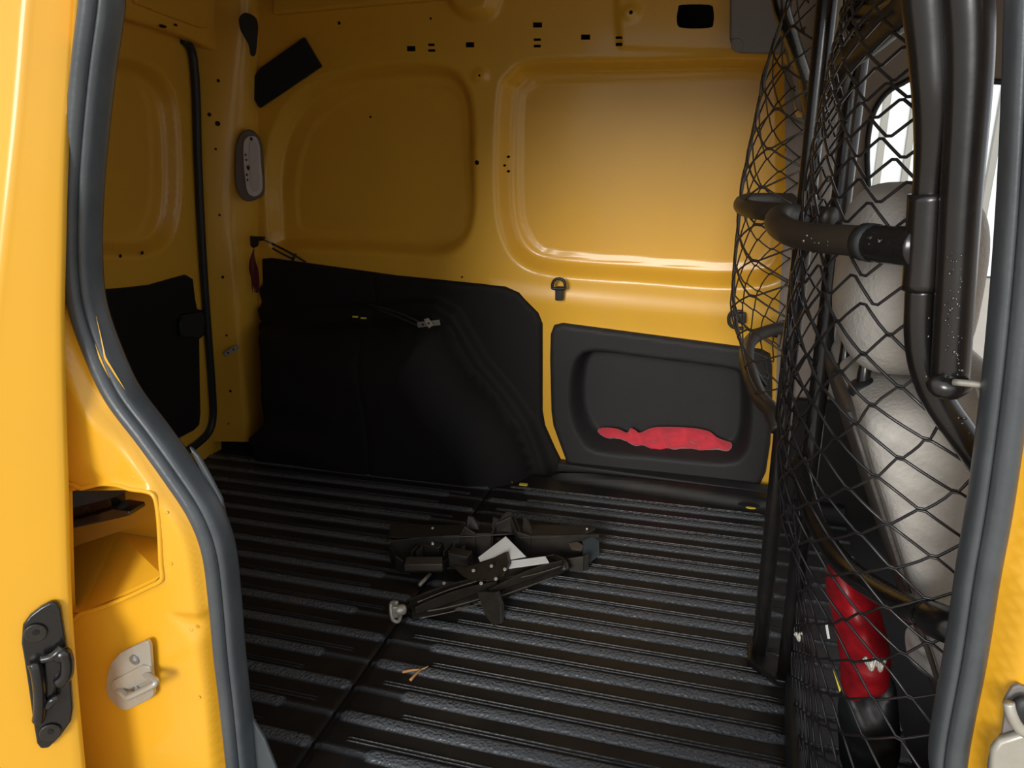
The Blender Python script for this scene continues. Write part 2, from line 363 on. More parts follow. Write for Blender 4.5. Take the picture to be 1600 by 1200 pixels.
# --- rear door plane
d_out = REAR.px([(60,-60),(330,-60),(330,60),(334,400),(346,700),(346,740),(60,740)])
dw_out = spline(REAR.px([(20,70),(150,84),(215,92),(255,115),(278,160),(285,240),(284,320),(270,375),(235,400),(160,402),(20,405)]), 4, True)
dw_in = spline(REAR.px([(20,100),(150,106),(205,115),(235,135),(252,165),(257,240),(256,310),(245,355),(220,376),(160,386),(20,395)]), 4, True)
def rear_h(V):
    h = -.040*ss(sdf(V, dw_out), 0, .035); h -= .004*ss(sdf(V, dw_in), -.004, .004); return h
rd = relief('door_1', REAR, d_out, [], .010, rear_h, YIN); struct(rd, 'yellow rear door with recessed blank window panel and black lower trim')
trim_px = [(40,470),(150,454),(200,450),(235,446),(270,436),(292,430),(302,436),(306,470),(309,483),(320,486),(321,500),(320,524),(312,530),(313,600),(314,645),(312,664),(303,673),(270,690),(200,740),(60,740)]
plate('door_trim', REAR, trim_px, .012, .012, LIN, rd, bv=.003)
hh = plate('door_handle', REAR, [(283,500),(288,492),(318,488),(321,500),(320,522),(312,528),(286,527),(282,520)], .026, .014, PAN, rd, bv=.004)
tube('pull_loop', [REAR.P(289,497,.03), REAR.P(282,502,.034), REAR.P(281,515,.036), REAR.P(284,526,.03)], .0022, PAN, rd, seg=8, n=4)
for x, y in [(188,400),(222,395),(212,505)]: disc('hole_shade_disc', REAR.P(x, y, 0), REAR.n, .005, .001, DARK, rd, seg=10, bv=0)  # dark discs drawn in place of shaded holes in the door
seal_pts = [REAR.P(x, y, .012) for x, y in [(287,63),(293,68),(300,82),(304,110),(307,160),(309,240),(313,330),(318,420),(325,520),(331,600),(333,650),(326,676),(308,694),(290,706)]]
ds = tube('door_seal', seal_pts, .0115, RUBD, rd, seg=10, n=5)
# header above the rear door
hp = [REAR.P(x, y, .05) for x, y in [(100,2),(165,22),(220,36),(262,48),(300,62),(345,84),(380,40),(400,-60),(60,-80)]]
hd = prism('trim_1', hp, -REAR.n*.05, YIN, None, .012, 4); struct(hd, 'yellow header beam above the rear door')
plate('header_box', REAR, [(210,-60),(212,5),(250,20),(315,44),(328,44),(336,36),(340,-60)], .062, .02, YIN, hd, bv=.006)
for x, y, r_, a_ in [(254,41,.013,.3),(274,39,.006,.5),(296,36,.008,.4)]: disc('hole_shade_disc', REAR.P(x, y, .052), REAR.n, r_, .0015, DARK, hd, seg=14, bv=0, asp=a_)  # header holes: their shade is painted as thin dark discs
disc('hole_shade_disc', REAR.P(347,57,.052), REAR.n, .006, .0015, DARK, hd, seg=10, bv=0, asp=.4)
# cantrail + roof
cr_ = prism('trim_2', [P(424,23,1.93), P(560,10,1.93), P(700,-2,1.93), P(960,-6,1.93), P(1300,-12,1.93), P(1300,-120,1.93), P(424,-120,1.93)], np.array([0, .12, 0]), YIN, None, .01, 3)
struct(cr_, 'yellow roof rail along the top of the far wall')
cl = box('ceiling', (-.15, 1.30, ZC+.012), (3.1, 1.7, .02), HEADL, bv=0); struct(cl, 'van roof panel over cargo bay and cab')
# hole in the corner gusset (teardrop)
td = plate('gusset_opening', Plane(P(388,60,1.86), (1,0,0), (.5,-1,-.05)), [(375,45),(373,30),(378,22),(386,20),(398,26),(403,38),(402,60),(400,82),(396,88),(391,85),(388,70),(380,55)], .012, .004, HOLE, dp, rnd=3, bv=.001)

# --- floor: two ribbed rubber mats on a steel pan
flo = box('floor', (-.45, 1.35, -.02), (2.6, 1.6, .02), DARK, bv=0); struct(flo, 'cargo floor pan under the ribbed rubber mats')
PER = .0705; Y0 = .80-PER*2+.055
offs = [-.021,-.0175,-.014,-.0105,-.006,0,.006,.0105,.014,.0175,.0188,.0192,.0202,.0206,.0262,.0266,.0276,.0280,.034,.041]
def mat_part(xs, x0, x1, end_side):
    yb = [1.065+PER*k for k in range(-6, 13)]; Yv = []; info = []
    for k, c in enumerate(yb):
        for o_ in offs: Yv.append(c+o_); info.append((k, o_))
    Yv = np.array(Yv); keep = Yv < 2.04; Yv = Yv[keep]; info = [i for i, q in zip(info, keep) if q]
    X, Yg = np.meshgrid(xs, Yv); K = np.array([i[0] for i in info])[:, None]+0*X; O = np.array([i[1] for i in info])[:, None]+0*X
    if end_side > 0:   # bands begin near the seam at x0, staggered
        st = x0+.022+.085*(K % 2); ln = x0+.05+.07*((K+1) % 2); e2 = x1-.05
        db = np.minimum(X-st, e2-X); dl = np.minimum(X-ln, e2-.0-X)
    else:
        st = x1-.022-.095*((K+1) % 2); ln = x1-.05-.07*(K % 2); db = st-X; dl = ln-X
    hw = .0112; cap = np.clip(db+hw, 0, hw); r_ = np.hypot(O, hw-cap)
    band = ss(hw+.003-r_, 0, .005)
    fade = 1-ss(Yg, 1.86, 1.90); band = band*fade
    line = (((O > .0190) & (O < .0204)) | ((O > .0264) & (O < .0278)))*(dl > 0)*fade
    Hh = .0045*band+.0022*line
    # ledge along far wall, front part only
    led = ss(Yg-(1.935-.055*(X+.45)/.6), 0, .03)*ss(X, -.47, -.44) if end_side > 0 else 0*X
    Hh = Hh+.028*led
    # worn dip along the seam
    dseam = np.abs(X-(x0 if end_side > 0 else x1)); Hh = Hh-.003*ss(.012-dseam, 0, .006)
    vs = np.c_[X.ravel(), Yg.ravel(), Hh.ravel()]; nx = len(xs); ny = len(Yv)
    fs = [(j*nx+i, j*nx+i+1, (j+1)*nx+i+1, (j+1)*nx+i) for j in range(ny-1) for i in range(nx-1)]
    o = obj('floor_mat', vs, fs, MATF, flo)
    at = o.data.attributes.new('band', 'FLOAT', 'POINT'); at.data.foreach_set('value', (band+.45*line).ravel().astype(np.float32)); return o
SX = -.612
mat_part(np.concatenate([np.arange(SX+.002, SX+.16, .005), np.arange(SX+.16, .20, .02), [.2, .34]]), SX, .19, 1)
mat_part(np.concatenate([np.arange(-1.70, SX-.16, .02), np.arange(SX-.16, SX-.001, .005)]), -1.7, SX, -1)
lh = disc('floor_socket', Z(1170,790,.030), (0, 0, 1), .028, .003, DARK, flo, seg=20, asp=.5, u=(0, 1, 0))
disc('socket_insert', Z(1173,794,.0335), (0, 0, 1), .013, .002, YLAB, flo, seg=14, asp=.4, u=(0, 1, 0))

# --- black wheel-arch liner
arch_out = WALL.px([(412,404),(425,403),(520,416),(620,430),(720,440),(790,447),(812,456),(842,488),(848,505),(848,600),(848,640),(852,664),(868,700),(882,728)])
ao = list(arch_out)+[(arch_out[-1][0], -.02), (-1.40, -.02)]+list(WALL.px([(386,686),(410,664),(406,640),(405,560),(404,480)], .18))+list(WALL.px([(405,455),(413,442)]))
arch_reg = np.array(list(WALL.px([(300,472),(520,470),(606,466),(650,460),(690,462),(722,480),(745,520),(765,555),(805,602),(838,650),(858,700),(866,728)]))+[(-.46, -.3), (-1.9, -.3)])
ux = WALL.uv(WALL.P(604, 560))[0]
def arch_h(V, trim=True):
    d = sdf(V, arch_reg)
    e = np.clip((d-.052)/.17, 0, 1); e2 = np.clip((d-.052)/.10, 0, 1)
    h = .016+.030*ss(d, 0, .022)+.155*np.sqrt(np.clip(1-(1-e)**2, 0, 1))
    h = np.minimum(h, .20)
    h -= .006*ss(.004-np.abs(V[:, 0]-ux-.01*np.sin(V[:, 1]*9)), 0, .003)
    lf = ss(ux-V[:, 0], .0, .25)
    h += .006*np.sin(V[:, 1]*38+V[:, 0]*6)*lf*ss(d, .05, .12)
    if trim: h -= .008*ss(.008-sdf(V, np.array(ao)), 0, .008)
    return h
lb = []
for x, y in [(386,688),(398,676),(409,664),(407,640),(406,610),(405,580),(404,550),(404,520),(404,500),(404,480),(404,462)]:
    h_ = .1
    for _ in range(25): q_ = WALL.uv(WALL.P(x, y, h_)); h_ = .5*h_+.5*float(arch_h(q_[None], False)[0])
    lb.append(q_)
ao = list(arch_out)+[(arch_out[-1][0], -.02), (lb[0][0], -.02)]+lb+list(WALL.px([(406,452),(413,442)]))
ar = relief('wheel_arch_liner', WALL, np.array(ao), [], .009, arch_h, LIN, back=.001)
tag(ar, 'large black moulded liner over the wheel arch on the far side wall', 'liner')
for x0, x1, y in [(550,560,495),(563,573,497)]:
    box('gap_clip', WALL.P((x0+x1)/2, y, .19), (.016, .004, .004), YLAB, ar, bv=0)
for x, y in [(795,752),(818,757)]: box('gap_clip', Z(x, y, .004), (.024, .01, .004), YLAB, ar, bv=0)
# --- lower pocket panel
pk_out = WALL.px([(863,640),(861,560),(862,520),(867,507),(880,504),(1000,520),(1190,545),(1203,552),(1206,570),(1206,640),(1203,690),(1196,735),(1186,756),(1178,760),(1000,737),(888,722),(876,690),(866,662)])
pk_a = spline(WALL.px([(893,640),(894,585),(904,556),(930,545),(1020,555),(1130,569),(1160,578),(1173,600),(1173,670),(1162,708),(1130,721),(1020,712),(935,703),(908,682)]), 4, True)
def pk_h(V): return .020-.092*ss(sdf(V, pk_a), -.002, .030)-.008*ss(.007-sdf(V, pk_out), 0, .007)
pk = relief('side_panel', WALL, pk_out, [], .008, pk_h, PAN, back=.001)
tag(pk, 'charcoal plastic lower side panel with a deep oblong pocket', 'panel')
# sill strip at foot of the panel
prism('sill_strip', [Z(868,728,.03)+np.array([0,.02,0]), Z(1206,770,.03), Z(1206,770,.03)+np.array([0,.05,0]), Z(868,728,.03)+np.array([0,.06,0])], np.array([0,0,-.028]), PAN, flo, bv=.004)

# --- near side of van: jamb, quarter skin, right pillar
seal_c = [(152,-60),(152,0),(139,100),(129,200),(122,300),(121,400),(130,480),(158,560),(187,620),(232,680),(275,740),(314,800),(336,860),(346,940),(353,1020),(362,1100),(372,1200),(382,1300)]
seal_r = [(1500,1300),(1484,1200),(1514,1025),(1533,900),(1554,780),(1578,600),(1598,400),(1612,200),(1621,0),(1623,-60)]
SW = [P(x, y, .68) for x, y in seal_c]; SWr = [P(x, y, .68) for x, y in seal_r]
bl = SW[-1]; br = SWr[0]; tl = SW[0]; tr = SWr[-1]
loop = SW+[bl+np.array([.03,0,-.05]), (bl+br)/2+np.array([-.1,0,-.08]), br+np.array([-.05,0,-.08])]+SWr+[tr+np.array([-.03,0,.08]), tr*.75+tl*.25+np.array([0,0,.11]), tr*.25+tl*.75+np.array([0,0,.11]), tl+np.array([.06,0,.09])]
loop = spline(loop, 6, True)
fold_px = [(118,-60),(115,0),(109,100),(101,200),(97,300),(95,400),(93,480),(95,600),(98,700),(100,760),(101,800),(103,880),(106,960),(112,1040),(119,1120),(127,1200),(134,1280)]
FB = Plane(P(97, 500, .635), (0, 1, 0), (.62, -.78, 0))
NB = Plane((0, .665, 0), (1, 0, 0), (0, -1, 0))
rec_px = [(100,770),(130,762),(160,755),(185,757),(205,763),(232,767),(243,775),(248,795),(251,830),(253,880),(255,900),(250,908),(236,915),(200,932),(160,948),(128,957),(104,958)]
panel = np.array(list(NB.px(fold_px))+list(NB.px([(x-2, y) for x, y in seal_c[::-1]])))
rec = NB.px([(max(x, 103+(y-770)*.02), y) for x, y in rec_px])
cre = NB.px([(262,960),(300,1010),(318,1100),(330,1300),(500,1300),(500,960)])
cre2 = NB.px([(0,400),(104,480),(168,560),(176,640),(170,745),(0,745)])
SEALUV = np.array([NB.uv(q) for q in spline(SW, 6)]); SEALUR = np.array([NB.uv(q) for q in spline(SWr, 6)])
def pan_h(V):
    return -.016*ss(.034-np.sqrt(((V[:, None, :]-SEALUV[None])**2).sum(2)).min(1), 0, .016)-.010*ss(sdf(V, cre), -.004, .02)+.010*ss(sdf(V, cre2), -.02, .03)+.003*np.exp(-(sdf(V, rec)/.004)**2)+.0015*np.sin(V[:, 1]*11+V[:, 0]*8)
jp = relief('wall_right', NB, panel, [rec], .006, pan_h, YEL)
struct(jp, 'bright yellow door jamb panel left of the opening with a square recess')
for x, y, r_ in [(208,746,5),(261,801,4),(267,881,4),(299,984,5),(194,935,4),(311,1090,4)]:
    c = NB.P(x, y, .0005); v, f = sell_geo(c, (r_*.0011, .002, r_*.0011), None, 1, 12, 8); obj('weld_spot', v, f, YEL, jp)
# recess box
prism('recess_back', [NB.P(x, y, -.10) for x, y in [(-60,640),(236,640),(250,760),(251,915),(-60,1000)]], np.array([0, .006, 0]), YEL, jp, .001)
obj('recess_side', [NB.P(250,775,-.004), NB.P(250,775,-.10), NB.P(251,915,-.10), NB.P(251,908,-.004)], [(0,1,2,3)], YEL, jp, smooth=False)
obj('recess_roof', [NB.P(60,768,-.004), NB.P(245,765,-.004), NB.P(245,680,-.10), NB.P(60,660,-.10)], [(0,1,2,3)], YEL, jp, smooth=False)
tube('recess_rim', [NB.W(*q, .0015) for q in spline(rec, 3, True)], .0034, YEL, jp, seg=8, closed=True)
# sloping ledge within recess
slo = [NB.P(60,962,-.004), NB.P(128,957,-.004), NB.P(236,914,-.004), NB.P(253,898,-.004), NB.P(250,842,-.098), NB.P(185,832,-.098), NB.P(60,872,-.098)]
obj('recess_ledge', slo, [tuple(range(7))], YEL, jp, smooth=False)
rl = empty('slide_rail', NB.P(150, 820, -.05), 'black channel rail inside the square yellow recess', 'rail')
v, f = prism_geo([NB.P(62,775,-.03), NB.P(165,762,-.03), NB.P(203,766,-.03), NB.P(176,778,-.04), NB.P(62,806,-.04)], np.array([0, .03, 0])); obj('rail_web', v, f, RUBD, rl, smooth=False)
v, f = prism_geo([NB.P(62,806,-.045), NB.P(173,779,-.045), NB.P(175,797,-.045), NB.P(62,828,-.045)], np.array([0, .025, 0])); obj('rail_flange', v, f, TUB, rl, smooth=False)
v, f = prism_geo([NB.P(62,827,-.035), NB.P(176,795,-.035), NB.P(201,799,-.035), NB.P(203,806,-.035), NB.P(62,839,-.035)], np.array([0, .03, 0])); o = obj('rail_lip', v, f, TUB, rl, smooth=False); bevel(o, .002)
# facing beside hinge bracket: plane FB and outer skin
c1_px = [(62,-60),(52,0),(44,100),(35,200),(24,300),(13,400),(3,480),(-10,600),(-20,700),(-26,800),(-30,960),(-32,1120),(-34,1280)]
ysf = np.linspace(-60, 1280, 40)
def ip(lst, y): a = np.array(lst, float); return np.interp(y, a[:, 1], a[:, 0])
rws = []
for y in ysf:
    xf = ip(fold_px, y); xc = ip(c1_px, y)
    pf = FB.P(xf, y); pn = NB.P(xf+1, y); pc = FB.P(xc, y)
    rws.append([pn+np.array([.0, .012, 0]), pn, pf+np.array([.001, .006, 0]), pf+np.array([-.001, 0, 0]), pf*.9+pc*.1, pf*.5+pc*.5, pf*.1+pc*.9, pc, pc+np.array([-.004, -.004, 0]), pc+np.array([-.012, -.006, 0]), pc+np.array([-1.3, -.02, 0])])
k_ = len(rws[0]); vs = np.array(rws).reshape(-1, 3); fs = [(i*k_+k, i*k_+k+1, (i+1)*k_+k+1, (i+1)*k_+k) for i in range(len(ysf)-1) for k in range(k_-1)]
qs = obj('body_skin', vs, fs, YEL, jp)
# right hand (front) pillar in yellow with its own relief
rp_ = np.array(list(NB.px([(x+2, y) for x, y in seal_r]))+list(NB.px([(1900,-60),(1900,1300)])))
crR = NB.px([(1572,950),(1555,1100),(1540,1300),(1900,1300),(1900,950),(1590,900)])
wr = relief('wall_front', NB, rp_, [], .010, lambda V: .012*ss(sdf(V, crR), -.01, .015)+.002*np.sin(V[:, 1]*14)-.018*ss(.034-np.sqrt(((V[:, None, :]-SEALUR[None])**2).sum(2)).min(1), 0, .016), YEL)
struct(wr, 'yellow front pillar edge at the right of the door opening')
# body shell around the opening (keeps the bay closed)
lp2 = np.array([NB.uv(q) for q in loop]); c_ = lp2.mean(0); lp2 = c_+(lp2-c_)*1.012
cabw = np.array([(.55, .45), (1.15, .45), (1.15, 1.12), (.55, 1.12)])
SH = Plane((0, .70, 0), (1, 0, 0), (0, -1, 0))
sh_hole = np.array([NB.uv(NB.P(x, y, -.035)) for x, y in [(10,690),(262,690),(262,935),(10,990)]])
shell = relief('body_shell', SH, np.array([(-1.72, -.5), (1.3, -.5), (1.3, 1.36), (-1.72, 1.36)]), [lp2, cabw, sh_hole], .05, None, YEL)
struct(shell, 'yellow body side around the sliding door opening')
fl = obj('shell_floor', [(-1.72,.7,-.5),(1.3,.7,-.5),(1.3,2.1,-.5),(-1.72,2.1,-.5)], [(0,1,2,3)], DARK, shell, smooth=False)
obj('shell_rear', [(-1.72,.5,-.5),(-1.72,2.2,-.5),(-1.72,2.2,1.36),(-1.72,.5,1.36)], [(0,1,2,3)], DARK, shell, smooth=False)

# ================================================================ DOOR SEAL (one loop)
ds_ = empty('door_weatherstrip', loop.mean(0)*[1,1,0], 'grey rubber weatherstrip looping around the whole door opening', 'seal')
cen = loop.mean(0); N = len(loop); T = np.roll(loop, -1, 0)-np.roll(loop, 1, 0); T /= np.linalg.norm(T, axis=1)[:, None]
yv = np.array([0, 1, 0]); inn = np.cross(T, yv); inn /= np.linalg.norm(inn, axis=1)[:, None]
sgn = np.sign(((cen-loop)*inn).sum(1).mean()); inn *= sgn
wid = np.where(loop[:, 0] > 0, 1.0, 1.0); 
for _ in range(12): wid = (np.roll(wid, 1)+wid+np.roll(wid, -1))/3
prof_b = [(-.014,.012),(-.0155,.002),(-.014,-.008),(-.009,-.0155),(-.002,-.0175),(.004,-.015),(.0065,-.010),(.007,-.006),(.0075,.012)]
prof_l = [(.006,.008),(.0065,-.006),(.0085,-.0085),(.012,-.008),(.0155,-.004),(.0165,.006),(.0165,.022),(.013,.024)]
def sweep(name, prof, mt):
    vs = [loop[i]+inn[i]*a*wid[i]+yv*b for i in range(N) for a, b in prof]; K = len(prof)
    fs = [(i*K+k, i*K+(k+1) % K, ((i+1) % N)*K+(k+1) % K, ((i+1) % N)*K+k) for i in range(N) for k in range(K)]
    o = obj(name, vs, fs, mt, ds_); s = o.modifiers.new('s', 'SUBSURF'); s.levels = s.render_levels = 1; return o
sweep('bulb', prof_b, RUB); sweep('inner_lip', prof_l, RUBD if False else RUB)
# rubber flap corners
prism('corner_flap', [P(294,698,.70), P(308,712,.70), P(325,742,.70), P(345,780,.70), P(356,830,.70), P(358,880,.70), P(345,880,.70), P(325,760,.70)], np.array([0, .006, 0]), RUB, ds_, .002)
prism('corner_flap', [P(384,1060,.70), P(394,1125,.70), P(412,1155,.70), P(430,1200,.70), P(448,1260,.70), P(360,1260,.70), P(372,1100,.70)], np.array([0, .006, 0]), RUB, ds_, .002)
tube('pale_edge', [P(x, y, .715) for x, y in [(1585,-40),(1583,0),(1576,150),(1566,330),(1558,430),(1548,560),(1536,700),(1524,830)]], .0032, LGREY, ds_, seg=8, n=3)

# ================================================================ STRIKER AND HINGE BRACKET
sk = empty('door_striker', NB.P(205,1100,0), 'silver metal latch striker plate on the yellow jamb', 'striker')
plate('striker_plate', NB, [(188,1020),(226,1002),(231,1003),(234,1010),(237,1050),(240,1085),(236,1091),(228,1096),(198,1110),(190,1109),(180,1102),(169,1090),(165,1078),(167,1054),(174,1035)], .012, .006, STEEL, sk, bv=.0012)
plate('raised_seat', NB, [(172,1072),(176,1064),(222,1040),(232,1042),(237,1052),(236,1062),(190,1084),(178,1083)], .015, .005, STEEL, sk, bv=.0015)
for x, y in [(211,1030),(214,1077)]:
    b_ = disc('bolt_head', NB.P(x, y, .012), NB.n, .0072, .003, mat('bolt_blue', (.32, .34, .38), .4, .8), sk, seg=24)
    disc('star_socket', NB.P(x, y, .0152), NB.n, .0030, .0008, STEEL, b_, seg=6, bv=0)
tube('striker_loop', [NB.P(182,1076,.008), NB.P(190,1081,.018), NB.P(199,1089,.030), NB.P(206,1087,.034), NB.P(225,1078,.034), NB.P(240,1070,.034), NB.P(244,1065,.031), NB.P(236,1058,.022), NB.P(226,1052,.010)], .0044, STEEL, sk, seg=12, n=4)
hb = empty('hinge_bracket', FB.P(75,1172,0), 'black painted hinge bracket with two round bolts on the yellow jamb edge', 'hinge')
plate('hinge_plate', FB, [(63,950),(78,942),(88,942),(95,952),(101,991),(104,1012),(110,1054),(114,1108),(111,1128),(94,1152),(76,1170),(63,1171),(57,1163),(50,1120),(44,1076),(37,1030),(33,1007),(35,978),(46,963)], .009, .009, TUB, hb, bv=.003)
for x, y in [(56,988),(79,1143)]:
    b_ = disc('bolt_head', FB.P(x, y, .009), FB.n, .0125, .0035, JACK, hb, seg=24, bv=.0015)
    disc('star_socket', FB.P(x, y, .0122), FB.n, .004, .001, DARK, b_, seg=6, bv=0)
tube('hinge_barrel', [FB.P(91,1028,.016), FB.P(100,1020,.018), FB.P(105,1035,.018), FB.P(103,1055,.018), FB.P(92,1066,.016)], .008, TUB, hb, seg=12, n=5)
tube('hinge_arm', [FB.P(53,1036,.014), FB.P(58,1050,.017), FB.P(62,1080,.017), FB.P(62,1110,.014), FB.P(60,1125,.012)], .0075, TUB, hb, seg=12, n=4)
tube('hinge_spring', [FB.P(98,1012,.017), FB.P(90,1020,.019), FB.P(80,1027,.018), FB.P(66,1030,.015)], .0055, TUB, hb, seg=10, n=5)
tube('hinge_tab', [FB.P(74,1103,.014), FB.P(82,1094,.017), FB.P(90,1090,.016)], .0055, TUB, hb, seg=10, n=5)
plate('hinge_block', FB, [(68,1030),(96,1026),(106,1034),(107,1060),(88,1070),(84,1098),(72,1106),(66,1070)], .014, .008, TUB, hb, bv=.003)
# latch on right edge
lt = empty('front_latch', NB.P(1600,1200,0), 'chrome and steel latch fitting at the lower right edge', 'latch')
plate('latch_backplate', NB, [(1582,1075),(1592,1071),(1640,1090),(1640,1260),(1538,1260),(1545,1190),(1552,1165),(1566,1150),(1570,1120),(1569,1098),(1572,1092)], .018, .005, GREYP, lt, bv=.0015)
tube('latch_arm', [NB.P(1576,1098,.03), NB.P(1580,1115,.032), NB.P(1590,1134,.032), NB.P(1604,1146,.032), NB.P(1640,1160,.03)], .005, STEEL, lt, seg=10, n=4)
plate('latch_cover', NB, [(1550,1175),(1562,1160),(1600,1148),(1640,1142),(1640,1260),(1544,1260)], .028, .010, STEEL, lt, bv=.004)
v, f = sell_geo(NB.P(1598,1112,.026), (.022, .014, .034), None, .9, 20, 12); obj('latch_rubber', v, f, RUBD, lt)

# ================================================================ THINGS ON THE FAR WALL AND PILLAR
fp = plate('foam_pad', WALL, [(385,137),(406,106),(474,58),(501,104),(405,169)], .014, .012, mat('black_foam', (.012, .014, .013), .95, bump=.3, bs=500), None, bv=.002)
tag(fp, 'black angular adhesive foam pad stuck on the upper far wall corner', 'pad')
LP = Plane(P(388, 258, 1.915), (1, -.5, 0), (.45, -1, -.02))
lm = empty('interior_lamp', LP.P(388,312,0), 'small oval interior lamp with pale lens on the rear corner pillar', 'lamp')
plate('lamp_surround', LP, [(366,260),(368,228),(374,212),(384,203),(396,206),(407,225),(410,260),(411,300),(404,310),(385,315),(372,303),(367,285)], .020, .03, LAMPG, lm, rnd=3, bv=.005)
b_ = plate('lamp_bezel', LP, [(380,250),(380,225),(385,215),(393,212),(401,216),(405,228),(407,255),(410,290),(407,301),(399,307),(390,305),(385,296),(382,275)], .027, .008, LAMPL, lm, rnd=3, bv=.002)
plate('lens', LP, [(390,250),(389,228),(393,221),(399,222),(403,230),(404,255),(406,288),(403,297),(397,299),(393,292),(391,270)], .030, .004, LAMPW, b_, rnd=3, bv=.001)
for x, y, r_ in [(384,242,.0022),(385,250,.0018),(388,262,.004),(386,273,.0022),(387,281,.0022),(393,217,.003)]: disc('lamp_switch' if r_ == .004 else 'screw', LP.P(x, y, .028), LP.n, r_, .003, HOLE, b_, seg=10, bv=0, asp=1.7)
# small zinc brackets
def strip(name, pl, a, b, w_, h, th, mt, label, cat, par=None):
    pa, pb = pl.uv(pl.P(*a, h)), pl.uv(pl.P(*b, h)); d = (pb-pa)/np.linalg.norm(pb-pa); q = np.array([-d[1], d[0]])*w_/2
    o = prism(name, [pl.W(*(p_), h) for p_ in (pa-q, pb-q, pb+q, pa+q)], -pl.n*th, mt, par, .0012)
    if label: tag(o, label, cat)
    for t in (.25, .65): disc('bolt_hole', pl.W(*(pa+(pb-pa)*t), h), pl.n, w_*.22, .0008, DARK, o, seg=10, bv=0)
    return o
ZINC = mat('dull_zinc', (.30, .29, .27), .5, .5, var=.3, vs=40)
strip('metal_bracket', Plane(P(360,548,1.875), (1,-.3,0), (.7,-1,0)), (351,555), (372,541), .014, .006, .003, ZINC, 'dull silver two-hole bracket on the rear corner pillar', 'bracket')
AP = Plane(P(668,505,1.86), (1,0,0), (0,-1,0))
mc = strip('strap_clip', AP, (652,508), (687,504), .016, .004, .003, ZINC, 'silver two-hole metal clip on the wheel arch liner', 'clip')
prism('clip_tongue', [AP.P(662,499,.014), AP.P(669,497,.014), AP.P(677,508,.014), AP.P(670,513,.014)], np.array([0,.002,0]), STEEL, mc, .0005)
disc('bolt_hole', AP.P(670,505,.0142), AP.n, .003, .0008, DARK, mc, seg=10, bv=0)
for a_ in ([(575,476),(620,488),(655,503)], [(590,484),(625,497),(657,511)]):
    tube('strap_cord', [AP.P(x, y, .0) for x, y in a_], .003, RUBD, mc, seg=8, n=4)
# cable on wall top of liner
cb = empty('stay_cable', WALL.P(410,380,0), 'thin black cable stay with end fitting on the pillar above the liner', 'cable')
tube('cable', [WALL.P(x, y, h) for x, y, h in [(412,374,.05),(432,384,.035),(455,396,.03),(478,410,.02)]], .0032, RUBD, cb, seg=8, n=3)
tube('cable', [WALL.P(x, y, h) for x, y, h in [(426,388,.035),(440,396,.03),(460,406,.02)]], .0032, RUBD, cb, seg=8, n=3)
tube('cable_tie', [WALL.P(462,397,.03), WALL.P(457,407,.03)], .004, RUBD, cb, seg=8)
plate('end_fitting', Plane(P(400,378,1.90), (1,0,0), (0,-1,0)), [(390,369),(412,370),(412,376),(403,377),(401,385),(395,388),(391,384)], .004, .008, RUBD, cb, bv=.001)
tube('fitting_wire', [P(412,373,1.90), WALL.P(424,380,.04), WALL.P(428,385,.036)], .0025, STEEL, cb, seg=8, n=3)
ta = empty('tassel', P(398,458,1.89), 'dark red tassel hanging from the cable fitting', 'tassel')
v, f = tube_geo(spline([P(397,388,1.89), P(395,400,1.885), P(395,415,1.885), P(397,430,1.885), P(400,445,1.885), P(401,458,1.885)], 4), [.001, .004, .010, .012, .010, .005, .002], 12); obj('tassel_body', v, f, MAROON, ta)
for k in range(14):
    x = 393+k*.9; tube('tassel_thread', [P(395,402,1.885), P(x-2,418+3*math.sin(k),1.878), P(x,438,1.876), P(x+1,452+5*math.sin(k*2),1.879)], .0011, MAROON, ta, seg=5, n=2)
# lashing eyes
def dring(x, y, w_, hh, lab, flip=1):
    r_ = empty('lashing_ring', WALL.P(x, y+hh, 0), lab, 'ring', None)
    pts = [(x-w_*.8,y+hh*.25),(x-w_,y),(x-w_*.9,y-hh*.55),(x-w_*.4,y-hh),(x+w_*.4,y-hh),(x+w_*.9,y-hh*.55),(x+w_,y),(x+w_*.8,y+hh*.25)]
    tube('ring_bar', [WALL.P(a, b, .034) for a, b in pts], .0042, RUBD, r_, seg=10, closed=True, n=4)
    plate('ring_mount', WALL, [(x-6,y+hh*.1),(x+6,y+hh*.1),(x+6,y+hh*.1+21),(x-6,y+hh*.1+21)], .034, .018, RUBD, r_, bv=.003); return r_
dring(873, 448, 10, 12, 'black lashing ring on the yellow wall between the liner and the pocket panel')
r2 = empty('lashing_ring', WALL.P(1150,512,0), 'black lashing ring on the yellow wall beside the mesh partition', 'ring')
tube('ring_bar', [WALL.P(a, b, .034) for a, b in [(1160,487),(1145,487),(1139,495),(1140,506),(1148,512),(1162,513)]], .0045, RUBD, r2, seg=10, n=4)
plate('ring_mount', WALL, [(1147,491),(1166,490),(1166,506),(1147,505)], .034, .018, RUBD, r2, bv=.003)
